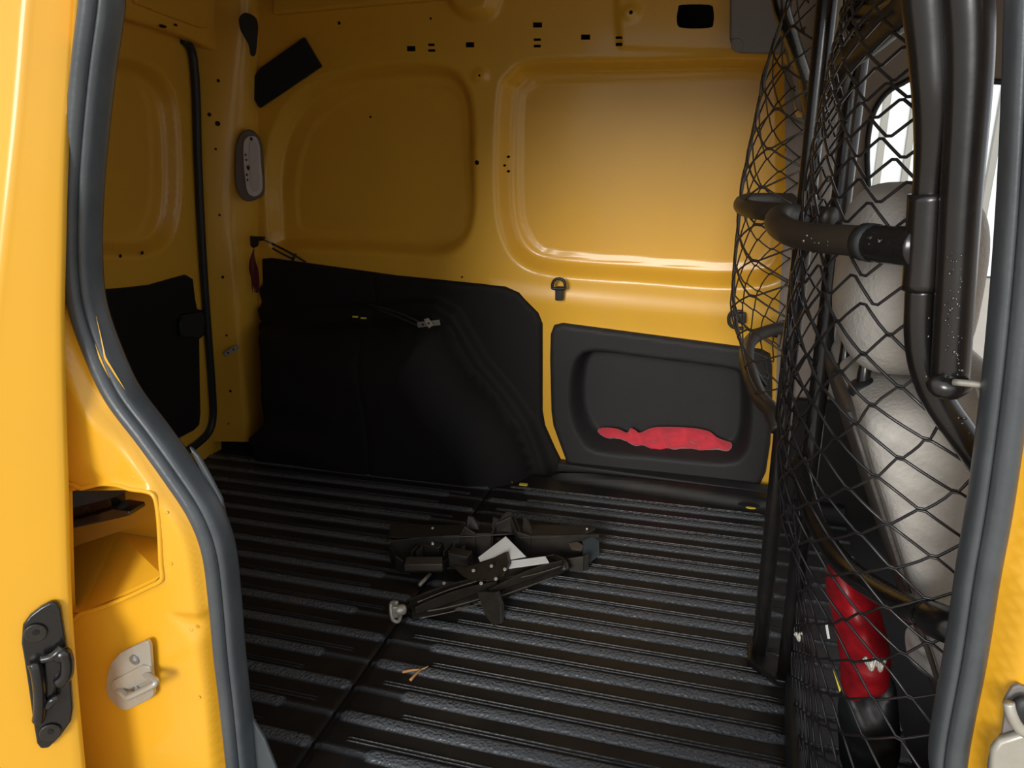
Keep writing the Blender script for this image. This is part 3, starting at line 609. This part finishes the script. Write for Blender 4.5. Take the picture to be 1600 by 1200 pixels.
# red rag
def pillow(name, pl, poly, h, th, amp, mt, parent=None, step=.006, fold=None):
    q = spline(pl.px(poly, h), 4, True)
    def fn(V):
        d = sdf(V, q); b = th*np.sqrt(np.clip(1-(1-np.clip(d/(th*1.0), 0, 1))**2, 0, 1))
        nz = sum(np.sin(V[:, 0]*a+V[:, 1]*c+p_)*s for a, c, p_, s in ((90, 40, 1, 1), (-60, 120, 2, .8), (170, 90, .4, .5), (40, 210, 3, .4)))
        return h+b*(1+amp*nz)
    v, f = relief_geo(pl, q, [], step, fn, back=0)
    v2, f2 = relief_geo(pl, q, [], step, lambda V: h+0*V[:, 0]-th*.6*np.sqrt(np.clip(1-(1-np.clip(sdf(V, q)/th, 0, 1))**2, 0, 1)))
    V, Fc = join((v, f), (v2, [t[::-1] for t in f2])); return obj(name, V, Fc, mt, parent)
rg = pillow('red_rag', WALL, [(934,672),(944,668),(965,670),(980,676),(985,669),(993,672),(1000,676),(1020,668),(1050,667),(1085,669),(1108,674),(1120,683),(1135,689),(1143,692),(1143,700),(1138,704),(1118,702),(1080,701),(1040,702),(1008,702),(990,694),(975,687),(955,684),(938,678)], -.045, .022, .22, REDC, step=.005)
tag(rg, 'crumpled red cloth rag lying in the pocket of the side panel', 'rag')
# grey plastic cover, upper right of far wall
gc = plate('corner_cover', WALL, [(1141,-60),(1140,60),(1144,76),(1156,83),(1230,85),(1262,90),(1262,-60)], .045, .03, GREYP, None, bv=.006)
tag(gc, 'grey plastic cover at the top front corner of the far wall', 'cover')
plate('screw_boss', WALL, [(1142,64),(1146,60),(1156,60),(1161,65),(1161,82),(1150,82),(1143,76)], .049, .006, GREYP, gc, bv=.002)
# ================================================================ CAB BACKGROUND
PL2 = YP(1.97)
cab = relief('wall_cab', PL2, np.array(list(PL2.px([(1205,-60),(1205,86),(1225,90),(1228,300),(1215,520),(1210,700),(1215,1000),(1440,1000),(1400,700),(1376,560),(1362,440),(1358,330),(1354,250),(1357,205),(1366,172),(1384,146),(1410,130),(1445,122),(1640,131),(1660,-60)]))), [], .04, None, HEADL, back=.0)
struct(cab, 'beige grey pillar trim and headliner around the far cab door opening')
tube('window_seal', [PL2.P(x, y, .004) for x, y in [(1362,440),(1359,330),(1355,250),(1358,205),(1367,172),(1385,146),(1411,130),(1446,123),(1640,132)]], .006, RUBD, cab, seg=8, n=3)
box('door_card', (.42, 1.94, .06), (.46, .03, .50), LIN, cab, bv=.01)
box('cab_floor', (.9, 1.4, -.12), (1.1, 1.3, .02), DARK, cab, bv=0)
wn = obj('window_1', [PL2.W(.25,.62,-.03), PL2.W(1.2,.62,-.03), PL2.W(1.2,1.12,-.03), PL2.W(.25,1.12,-.03)], [(0,1,2,3)], GLASS, smooth=False); struct(wn, 'clear glass of the far cab door window')
plate('pillar_cover', YP(1.90), [(1222,-60),(1228,80),(1245,170),(1262,180),(1285,90),(1300,-60)], 0, .03, HEADL, cab, bv=.006)
plate('pillar_cover', YP(1.88), [(1290,-60),(1283,60),(1280,150),(1283,330),(1298,330),(1312,150),(1322,-60)], 0, .03, LGREY, cab, bv=.006)
# dark trim strip near opening
ms = plate('belt_guide', YP(1.75), [(1551,490),(1556,486),(1560,500),(1556,640),(1552,900),(1534,900),(1528,800),(1532,700),(1540,590)], 0, .03, PAN, None, bv=.006)
tag(ms, 'dark upright plastic guide standing between seat and right pillar', 'guide')

# ================================================================ FRONT SEAT
st = empty('car_seat', (.45, 1.05, -.1), 'pale grey leather front seat with dark side bolster behind the mesh', 'seat')
th_ = math.atan(.41); upv = np.array([-math.sin(th_), 0, math.cos(th_)]); fw = np.array([math.cos(th_), 0, math.sin(th_)])
Rs = np.array([fw, [0, 1, 0], upv]).T
c0 = np.array([.128, 1.3, .703])
def seat_pt(t, y, hgt): return c0+fw*t+upv*hgt+np.array([0, y-1.3, 0])
v, f = sell_geo(seat_pt(.086, 1.045, -.325), (.165, .40, .54), Rs, .20, 48, 36); o = obj('backrest', v, f, LEA, st)
v, f = sell_geo(seat_pt(.018, 1.075, -.37), (.050, .36, .60), Rs, .25, 40, 28); obj('seatback_shell', v, f, LEAD, st)
box('lower_cover', seat_pt(.12, 1.05, -.70), (.12, .38, .24), DARK, st, R=Rs, bv=.02)
tube('piping', [seat_pt(.0, .870, -.30+k) for k in np.linspace(.25, -.28, 8)], .003, LEAD, st, seg=8)
tube('stitching', [seat_pt(.125, .846, -.30+k) for k in np.linspace(.25, -.2, 8)], .0013, WHT, st, seg=6)
v, f = sell_geo((.68, 1.04, .02), (.52, .40, .16), None, .4); obj('seat_cushion', v, f, LEAD, st)
v, f = sell_geo((.212, 1.02, .79), (.145, .275, .225), None, .6, 40, 28); hr = obj('headrest', v, f, LEA, st)
tube('headrest_seam', [np.array([.212,1.02,.79])+np.array([.016, .1365*np.sign(math.cos(t))*abs(math.cos(t))**.6, .1115*np.sign(math.sin(t))*abs(math.sin(t))**.6]) for k, t in enumerate(np.linspace(0, 2*math.pi, 40, endpoint=False))], .0015, LEAD, hr, seg=6, closed=True)
for px_, py_, Yp in ((1348, 600, .97), (1318, 574, 1.10)):
    c = P(px_, py_, Yp)
    tube('headrest_post', [c-np.array([-.02, 0, .08]), c, c+np.array([0, 0, .06])], .008, TUB, st, seg=12)
    v, f = sell_geo(c-np.array([0, 0, .004]), (.034, .042, .020), Rs, .8, 20, 10); obj('post_collar', v, f, RUBD, st)
v, f = tube_geo(spline([P(1452,880,.97), P(1462,900,.96), P(1476,925,.96)], 5), [.008, .017, .012], 16); obj('recliner_handle', v, f, RUBD, st)
# red bag behind the seat
rb_ = empty('red_bag', P(1345,1080,1.05)*[1,1,0]+[0,0,.0], 'red bag with black base leaning behind the seat', 'bag')
pillow('bag_body', YP(1.02), [(1300,870),(1330,880),(1352,905),(1372,945),(1385,990),(1392,1030),(1388,1065),(1355,1078),(1318,1080),(1312,1030),(1302,970),(1290,910)], 0, .05, .08, REDP, rb_, step=.01)
pillow('bag_base', YP(1.025), [(1312,1072),(1350,1072),(1392,1058),(1404,1110),(1400,1200),(1320,1210)], 0, .045, .08, RUBD, rb_, step=.01)
plate('bag_label', YP(.97), [(1301,1045),(1304,1044),(1314,1078),(1312,1082)], 0, .002, YLAB, rb_, bv=0)
plate('bag_stripe', YP(.968), [(1289,975),(1293,974),(1297,998),(1293,998)], 0, .002, WHT, rb_, bv=0)
gb = pillow('clear_plastic_bag', YP(.93), [(1415,985),(1440,975),(1475,985),(1482,1010),(1475,1030),(1440,1040),(1420,1030)], 0, .03, .3, mat('dull_film', (.32,.30,.28), .25, bump=.6, bs=60), None, step=.008)
tag(gb, 'crumpled greyish plastic film beside the seat foot', 'film')

# ================================================================ MESH PARTITION
gr = empty('mesh_partition', (.15, 1.22, 0), 'black tubular partition of expanded wire mesh between cargo bay and seats', 'partition')
def TB(name, pts, r, mt=TUB, n=6, **k): return tube(name, pts, r, mt, gr, n=n, **k)
# centre posts
TB('centre_post', [(.112, 1.265, .0), (.112, 1.265, .6), (.112, 1.265, 1.34)], .0145, n=3)
TB('centre_post', [(.156, 1.215, .0), (.156, 1.215, .6), (.156, 1.215, 1.34)], .0145, n=3)
prism('post_foot', [(.09,1.29,.004),(.09,1.235,.004),(.14,1.19,.004),(.185,1.19,.004),(.185,1.24,.004)], np.array([0,0,.014]), TUB, gr, .003)
# near frame
outer_post = [P(1502,-90,.745), P(1511,0,.745), P(1514,80,.745), P(1511,170,.745), P(1502,300,.745), P(1494,430,.745), P(1484,594,.745)]
TB('outer_post', outer_post, [.0195, .0195, .0185, .0170, .0165, .0165])
v, f = tube_geo(spline([P(1462,592,.735), P(1470,604,.73), P(1490,606,.73), P(1510,598,.735)], 4), [.009, .011, .011, .008], 12); obj('post_end_clamp', v, f, TUB, gr)
TB('locking_rod', [P(1490,597,.72), P(1520,600,.71), P(1560,605,.70)], .0032, STEEL, n=2, seg=8)
nf = [P(1447,-90,.76), P(1450,0,.76), P(1455,70,.76), P(1459,150,.76), P(1458,220,.765), P(1452,300,.77), P(1446,380,.77), P(1440,450,.77), P(1438,520,.77), P(1446,575,.77), P(1466,625,.77), P(1500,675,.77), P(1535,725,.775), P(1580,800,.78), P(1600,900,.78), P(1560,975,.76), P(1490,978,.745), P(1440,958,.79), P(1375,925,.87), P(1320,885,.96), P(1285,835,1.04), P(1262,780,1.12), P(1248,720,1.19)]
TB('near_frame', nf[:8], [.022, .0185, .0145, .0135], TUB)
TB('near_frame', nf[7:16], .0145)
TB('bottom_rail', nf[15:], [.0155, .0155, .0155, .015, .0145, .014])
v, f = tube_geo(spline([P(1520,982,.745), P(1490,979,.745), P(1452,964,.78)], 4), .0195, 18); obj('rail_sleeve', v, f, TUB, gr)
v, f = tube_geo(spline([P(1452,302,.768), P(1447,380,.768), P(1441,452,.768)], 5), .0180, 20); obj('tee_sleeve', v, f, TUB, gr)
v, f = tube_geo(spline([P(1440,386,.768), P(1400,384,.79), P(1364,380,.815)], 5), [.021, .0185, .0185], 20); obj('tee_sleeve', v, f, TUB, gr)
v, f = tube_geo([P(1366,380,.81), P(1352,378,.825)], [.0192, .0192], 20); obj('sleeve_collar', v, f, RUBD, gr)
TB('bumper_rail', [P(1380,381,.80), P(1330,376,.84), P(1270,371,.90), P(1232,362,.96), P(1214,348,1.03), P(1222,337,1.10), P(1250,338,1.15)], .0160, TUBD)
TB('bumper_rail', [P(1300,340,1.17), P(1240,334,1.22), P(1185,329,1.30), P(1160,322,1.42), P(1166,314,1.60), P(1200,312,1.78), P(1235,312,1.92)], .0150, TUBD)
# top rail of near half
TB('top_rail', [P(1452,-30,.78), P(1420,10,.86), P(1385,42,.95), P(1350,72,1.05), P(1318,98,1.15), P(1306,140,1.2)], .0165, TUBD)
TB('top_rail', [P(1330,20,1.2), P(1370,10,1.1), P(1430,-20,.95)], .016, TUB)
TB('hook_rod', [P(1322,-20,1.15), P(1324,30,1.15), P(1332,48,1.14), P(1348,50,1.12), P(1370,32,1.08), P(1400,0,1.0)], .0045, TUB, seg=10)
# far half frame
ff = [P(1217,672,1.262), P(1208,645,1.29), P(1186,620,1.36), P(1172,585,1.44), P(1166,555,1.55), P(1175,530,1.70), P(1205,516,1.84), P(1240,512,1.93)]
TB('far_frame', ff, .0150, TUBD)
TB('far_frame', [P(1213,-60,1.55), P(1221,10,1.55), P(1240,70,1.62), P(1256,120,1.72), P(1264,170,1.85), P(1264,180,1.95)], .0150, TUB)
prism('wall_mount', [WALL.P(1192,525,.03), WALL.P(1200,512,.03), WALL.P(1225,508,.03), WALL.P(1248,500,.03), WALL.P(1250,520,.03), WALL.P(1215,528,.03)], np.array([0,.03,0]), TUB, gr, .003)
# mesh surfaces
def surf_from(ctrl, zs):
    """ctrl[z][k] = (x,y) ; returns f(s,z)"""
    C = np.array(ctrl, float)       # nz,nk,2
    zs = np.array(zs, float); nk = C.shape[1]
    D = np.array([spline(c, 10) for c in C])      # nz, m, 2
    def f(s, z):
        z = np.clip(z, zs[0], zs[-1]); i = min(np.searchsorted(zs, z, 'right')-1, len(zs)-2); t = (z-zs[i])/(zs[i+1]-zs[i]); t = t*t*(3-2*t)*.5+t*.5
        row = D[i]*(1-t)+D[i+1]*t; L_ = np.r_[0, np.cumsum(np.hypot(*np.diff(row, axis=0).T))]
        q = np.clip(s, 0, 1)*L_[-1]; return np.array([np.interp(q, L_, row[:, 0]), np.interp(q, L_, row[:, 1]), z])
    return f
def mesh_net(name, f, rz, nst, r, mt, shift=lambda z: 0.):
    V = []; Fc = []
    for j in range(len(rz)-1):
        zc = (rz[j]+rz[j+1])/2; hz = (rz[j+1]-rz[j])/2; pts = []; sh = shift(zc)
        n0 = -int(sh*nst)-2
        for i in range(n0, nst+3):
            sg = 1 if (i+j) % 2 == 0 else -1
            for q in (-.10, .10):
                s = (i+q)/nst+sh
                if 0 <= s <= 1: pts.append((s, zc+sg*(hz-r*.7)))
                elif pts and s > 1:
                    s0, z0_ = pts[-1]
                    if s0 < 1: t = (1-s0)/(s-s0); pts.append((1., z0_+(zc+sg*(hz-r*.7)-z0_)*t))
        out = [f(*pts[0])]
        for a, b in zip(pts[:-1], pts[1:]):
            if abs(b[0]-a[0]) > .3/nst:
                for t in (.33, .67): out.append(f(a[0]+(b[0]-a[0])*t, a[1]+(b[1]-a[1])*t))
            out.append(f(*b))
        v, fc = tube_geo(out, r, 5); n_ = len(V); V += list(v); Fc += [tuple(k+n_ for k in q) for q in fc]
    return obj(name, V, Fc, mt, gr)
zsN = [0., .2, .36, .45, .52, .593, .645, .70, .777, .9, 1.03, 1.15, 1.34]
ctrlN = [[(.160,1.20),(.165,1.08),(.17,.96),(.18,.86),(.21,.77),(.30,.72)],
         [(.158,1.20),(.155,1.10),(.16,.98),(.172,.87),(.215,.77),(.32,.72)],
         [(.150,1.20),(.135,1.12),(.130,1.00),(.155,.88),(.22,.80),(.34,.74)],
         [(.150,1.21),(.112,1.13),(.098,1.00),(.125,.89),(.20,.80),(.31,.77)],
         [(.150,1.21),(.108,1.13),(.088,1.00),(.112,.89),(.19,.80),(.312,.77)],
         [(.150,1.21),(.105,1.13),(.082,1.00),(.104,.89),(.17,.80),(.288,.775)],
         [(.150,1.21),(.104,1.13),(.080,1.00),(.098,.90),(.155,.81),(.255,.775)],
         [(.150,1.21),(.104,1.13),(.079,1.00),(.094,.90),(.135,.82),(.210,.77)],
         [(.150,1.21),(.106,1.14),(.080,1.01),(.090,.91),(.125,.83),(.183,.77)],
         [(.150,1.21),(.112,1.14),(.086,1.02),(.094,.93),(.125,.84),(.178,.77)],
         [(.150,1.21),(.125,1.14),(.100,1.04),(.104,.94),(.13,.85),(.173,.77)],
         [(.150,1.21),(.130,1.15),(.120,1.05),(.12,.95),(.14,.86),(.17,.77)],
         [(.150,1.21),(.135,1.15),(.130,1.05),(.13,.95),(.14,.86),(.16,.77)]]
rz = [0.]
while rz[-1] < 1.16: rz.append(rz[-1]+(.0265 if rz[-1] < .78 else .0265-.012*ss(rz[-1], .78, 1.05)))
mesh_net('wire_mesh', surf_from(ctrlN, zsN), rz, 15, .0017, WIRE, shift=lambda z: 1.1*max(0, z-.78))
zsF = [.44, .54, .65, .85, 1.05, 1.2, 1.34]
ctrlF = [[(.110,1.27),(.100,1.32),(.095,1.38),(.10,1.50),(.12,1.7),(.15,1.95)],
         [(.110,1.27),(.060,1.34),(.045,1.45),(.05,1.60),(.09,1.8),(.15,1.95)],
         [(.110,1.27),(.035,1.32),(.012,1.45),(.025,1.66),(.07,1.84),(.15,1.95)],
         [(.110,1.27),(.035,1.32),(.012,1.45),(.030,1.66),(.07,1.84),(.15,1.95)],
         [(.110,1.27),(.060,1.33),(.035,1.45),(.05,1.66),(.09,1.84),(.15,1.95)],
         [(.110,1.27),(.080,1.34),(.070,1.45),(.08,1.66),(.11,1.84),(.15,1.95)],
         [(.110,1.27),(.095,1.34),(.09,1.45),(.10,1.66),(.12,1.84),(.15,1.95)]]
mesh_net('wire_mesh', surf_from(ctrlF, zsF), list(np.arange(.46, 1.34, .030)), 10, .0017, WIRED)
# edging cord of far bulge and cloth at the foot
eg = surf_from(ctrlF, zsF)
TB('mesh_edge', [eg(.42, z) for z in np.linspace(.46, 1.34, 12)], .0035, TUBD, n=3, seg=8)
v, f = sell_geo((.163, 1.02, .018), (.035, .42, .05), rotz(-.03), .7, 20, 14); obj('foot_flap', v, f, RUBD, gr)
DROP = mat('water_drop', (.03, .03, .032), .05, coat=1., spec=1.)
gs_ = []
for (x0, x1, y0, y1, Yd, nn_) in ((1476,1504,395,590,.729,48), (1441,1452,410,600,.757,18), (1250,1345,366,392,.845,22), (1366,1436,372,402,.775,18), (1470,1520,620,700,.757,16)):
    for _ in range(nn_):
        t_ = RNG.rand(); x_ = x0+(x1-x0)*t_; y_ = y0+(y1-y0)*(RNG.rand() if x1-x0 < 60 and y1-y0 > 90 else .5*t_+.5*RNG.rand())
        q_ = .0006+.0011*RNG.rand()**2; gs_.append(sell_geo(P(x_, y_, Yd), (q_*2, q_*1.6, q_*2.4), None, 1, 8, 6))
v, f = join(*gs_); tag(obj('water_drops', v, f, DROP, gr), kind='stuff')
def tie(x, y, Y, s, lab):
    o = empty('wire_tie', P(x, y, Y), lab, 'tie')
    q = [P(x-s, y-s*.5, Y), P(x-s*.3, y+s*.4, Y-.004), P(x+s*.2, y-s*.4, Y), P(x+s*.6, y+s*.5, Y-.004), P(x+s, y-s*.3, Y)]
    tube('twist', q, .0036, WHT, o, seg=8, n=5); tube('twist', [p_+np.array([0,-.003,.004*(-1)**i]) for i, p_ in enumerate(q)], .0022, STEEL, o, seg=8, n=5)
tie(1366, 1035, .90, 15, 'larger white twisted wire tie on the mesh in front of the red bag')
tie(1251, 993, 1.08, 8, 'small white wire tie on the mesh near the centre post')

# ================================================================ JACK, TRAY, TWIG
jk = empty('scissor_jack', Z(740,930), 'collapsed black scissor jack lying on the ribbed floor mat', 'jack')
def arm(name, a, b, w0, w1, z0, hgt, mt, par):
    """U channel between px points a,b on the floor, w widths"""
    pa, pb = Z(*a, z0), Z(*b, z0); d = (pb-pa)/np.linalg.norm(pb-pa); q = np.cross([0, 0, 1], d); L_ = np.linalg.norm(pb-pa); gs = []
    N_ = 10
    for sd_ in (-1, 1):
        ring = []
        for t in np.linspace(0, 1, N_): ring.append(pa+d*L_*t+q*sd_*(w0+(w1-w0)*t)/2)
        top = [r_+np.array([0, 0, hgt*(.55+.45*math.sin(math.pi*min(1, .15+t*.85)))]) for r_, t in zip(ring, np.linspace(0, 1, N_))]
        fr = ring+top[::-1]; gs.append(prism_geo(fr, q*sd_*-.004))
    fr = [pa+q*w0/2, pb+q*w1/2, pb-q*w1/2, pa-q*w0/2]; gs.append(prism_geo([p_+np.array([0,0,.004]) for p_ in fr], np.array([0,0,-.004])))
    v, f = join(*gs); o = obj(name, v, f, mt, par, smooth=False); bevel(o, .0012); return o
arm('lower_arm', (640,962), (770,925), .045, .036, .006, .030, JACK, jk)
arm('lower_arm', (880,885), (762,938), .045, .036, .006, .030, JACK, jk)
arm('upper_arm', (645,955), (772,912), .036, .030, .030, .026, JACK, jk)
arm('upper_arm', (872,882), (760,925), .036, .030, .030, .026, JACK, jk)
tube('screw_shaft', [Z(628,950,.03), Z(875,880,.035)], .006, JACK, jk, seg=10)
RIM = mat('worn_edge_highlight', (.16, .14, .11), .35, .5, var=.6, vs=40)  # light colour paints the highlight along the worn arm edges
for e_ in ([(650,957,.030),(690,951,.032),(735,940,.034),(765,930,.034)], [(800,905,.045),(840,896,.045),(878,884,.040)], [(652,941,.052),(700,922,.056),(745,908,.058)], [(655,966,.028),(720,952,.030),(800,925,.030),(870,900,.028)]):
    tube('arm_rim', [Z(*q) for q in e_], .0016, RIM, jk, seg=6, n=4)
tube('arm_end', [Z(868,874,.03), Z(880,880,.032), Z(883,892,.02)], .011, JACK, jk, seg=12, n=3)
# saddle and base plates
prism('base_plate', [Z(745,925,.045), Z(757,960,.03), Z(770,978,.004), Z(782,975,.004), Z(782,945,.03), Z(775,925,.05)], np.array([.004,.012,-.004]), JACK, jk, .001)
prism('saddle_plate', [Z(706,882,.05), Z(728,886,.058), Z(760,877,.07), Z(790,862,.085), Z(795,880,.07), Z(786,900,.058), Z(770,908,.055), Z(738,908,.055), Z(722,900,.052)], np.array([.003,.012,-.006]), JACK, jk, .001)
for x, y, z_ in [(740,892,.066), (768,885,.073), (789,890,.068), (775,905,.060), (752,912,.058), (694,912,.05)]:
    b_ = disc('rivet', Z(x, y, z_), (0, -.5, .85), .004, .003, STEEL if x > 690 else WHT, jk, seg=10)
# hook end
tube('hook_eye', [Z(621,942,.055), Z(612,942,.05), Z(611,955,.035), Z(614,968,.018), Z(622,971,.012), Z(626,962,.018)], .0042, STEEL, jk, seg=10, n=5)
tube('hook_bolt', [Z(613,950,.036), Z(622,953,.036), Z(634,952,.034)], [.009, .007, .011, .012, .008], STEEL, jk, seg=14, n=5)
box('hook_nut', Z(617,955,.034), (.012, .012, .026), STEEL, jk, R=rotz(.5))
tube('crank_stub', [Z(655,915,.008), Z(672,897,.010)], .0045, STEEL, jk, seg=10)
# tray
tr_ = empty('jack_tray', Z(770,890), 'black moulded plastic jack holder tray behind the jack on the floor', 'tray')
def wallp(name, pts, z0, z1, th=.004, mt=TRAY, zt=None):
    """vertical folded wall through px floor points; per-point top heights"""
    gs = []; q = [Z(x, y, z0) for x, y in pts]; tops = zt or [z1]*len(q)
    for i in range(len(q)-1):
        a, b = q[i], q[i+1]; d = (b-a)/np.linalg.norm(b-a); nn = np.cross(d, [0, 0, 1])*th
        gs.append(prism_geo([a, b, b*[1,1,0]+[0,0,tops[i+1]], a*[1,1,0]+[0,0,tops[i]]], nn))
    v, f = join(*gs); o = obj(name, v, f, mt, tr_, smooth=False); bevel(o, .0012); return o
prism('tray_floor', [Z(625,893,.004), Z(655,890,.004), Z(880,888,.004), Z(925,882,.004), Z(928,850,.004), Z(620,860,.004)], np.array([0,0,.004]), TRAY, tr_, .001)
wallp('back_wall', [(612,872),(660,868),(720,868),(728,866),(745,868),(768,868),(775,860),(800,858),(808,872),(830,872),(935,862)], .004, .05, zt=[.053,.056,.062,.082,.066,.066,.08,.095,.078,.066,.053])
TFL = mat('tray_dusty_flange', (.036, .032, .027), .5, bump=.2, bs=150, var=.5, vs=25)
prism('top_flange', [Z(608,841,.045), Z(650,842,.048), Z(700,841,.055), Z(735,840,.058), Z(800,836,.060), Z(812,842,.060), Z(832,842,.060), Z(910,839,.05), Z(930,828,.045), Z(925,822,.045), Z(610,822,.045)], np.array([0,0,.004]), TFL, tr_, .0015)
for xs_ in ([(728,826,.06),(731,806,.085),(738,808,.085),(746,820,.07),(748,828,.06)], [(768,826,.06),(770,808,.08),(780,812,.075),(790,800,.09),(798,800,.092),(806,815,.08),(814,836,.06)], [(816,836,.06),(817,808,.08),(822,808,.08),(829,824,.07),(831,838,.06)]):
    prism('raised_rib', [Z(x, y, z_) for x, y, z_ in xs_], np.array([0, .012, -.004]), TFL, tr_, .0015)
wallp('end_wall', [(612,875),(622,892),(632,894)], .004, .04, zt=[.045,.045,.035])
wallp('front_wall', [(632,894),(692,893),(700,886)], .004, .03)
prism('front_ledge', [Z(632,893,.022), Z(692,892,.022), Z(692,880,.022), Z(636,880,.022)], np.array([0,0,.018]), mat('tray_dusty', (.06,.05,.04), .5, bump=.2, bs=100), tr_, .002)
for k, x in enumerate((648, 656, 698, 706, 722)): box('tray_rib', Z(x, 870, .025), (.004, .03, .045), TRAY, tr_, R=rotz(-.1), bv=.001)
box('tray_block', Z(720,874,.03), (.05, .03, .04), TRAY, tr_, R=rotz(-.1), bv=.003)
box('tray_block', Z(672,862,.022), (.06, .02, .045), TRAY, tr_, R=rotz(-.1), bv=.003)
prism('clip_arm', [Z(888,848,.04), Z(903,846,.045), Z(912,852,.045), Z(908,860,.04), Z(892,858,.035)], np.array([0,.01,-.01]), mat('tray_dusty_clip', (.07,.055,.04), .6), tr_, .002)
wallp('front_wall', [(880,888),(912,892),(918,889)], .004, .03, zt=[.03,.045,.045])
prism('end_block', [Z(910,845,.05), Z(925,838,.05), Z(936,845,.045), Z(937,868,.02), Z(912,888,.006), Z(910,870,.02)], np.array([-.006,.03,-.004]), mat('teal_black', (.03,.038,.04), .4, bump=.1, bs=80), tr_, .003)
tube('peg', [Z(676,862,.02), Z(676,848,.05)], .003, WHT, tr_, seg=8)
disc('white_dot', Z(676,826,.055), (0,-.3,1), .003, .003, WHT, tr_, seg=10); disc('white_dot', Z(917,827,.052), (0,-.3,1), .0025, .003, WHT, tr_, seg=10)
# silver plates between
sp1 = prism('warning_plate', [Z(747,871,.062), Z(790,838,.085), Z(822,870,.072), Z(794,875,.068), Z(792,862,.075), Z(778,869,.07), Z(750,878,.06)], np.array([0,.003,-.002]), WHT, None, .0004)
tag(sp1, 'worn white metal corner plate standing above the jack', 'plate')
sp2 = prism('label_strip', [Z(790,877,.066), Z(852,869,.062), Z(858,879,.056), Z(795,888,.060)], np.array([0,.002,-.003]), WHT, None, .0004)
tag(sp2, 'narrow white label strip lying across the jack arm', 'label')
tw = empty('twig', Z(645,1052), 'small dry brown forked twig on the floor mat', 'twig')
tube('stem', [Z(629,1050,.006), Z(645,1047,.008), Z(658,1046,.007), Z(669,1041,.010)], [.0028, .0024, .0016, .0008], WOOD, tw, seg=8, n=3)
tube('fork', [Z(641,1063,.006), Z(650,1053,.008), Z(658,1046,.007)], [.003, .0025, .0018], WOOD, tw, seg=8, n=3)
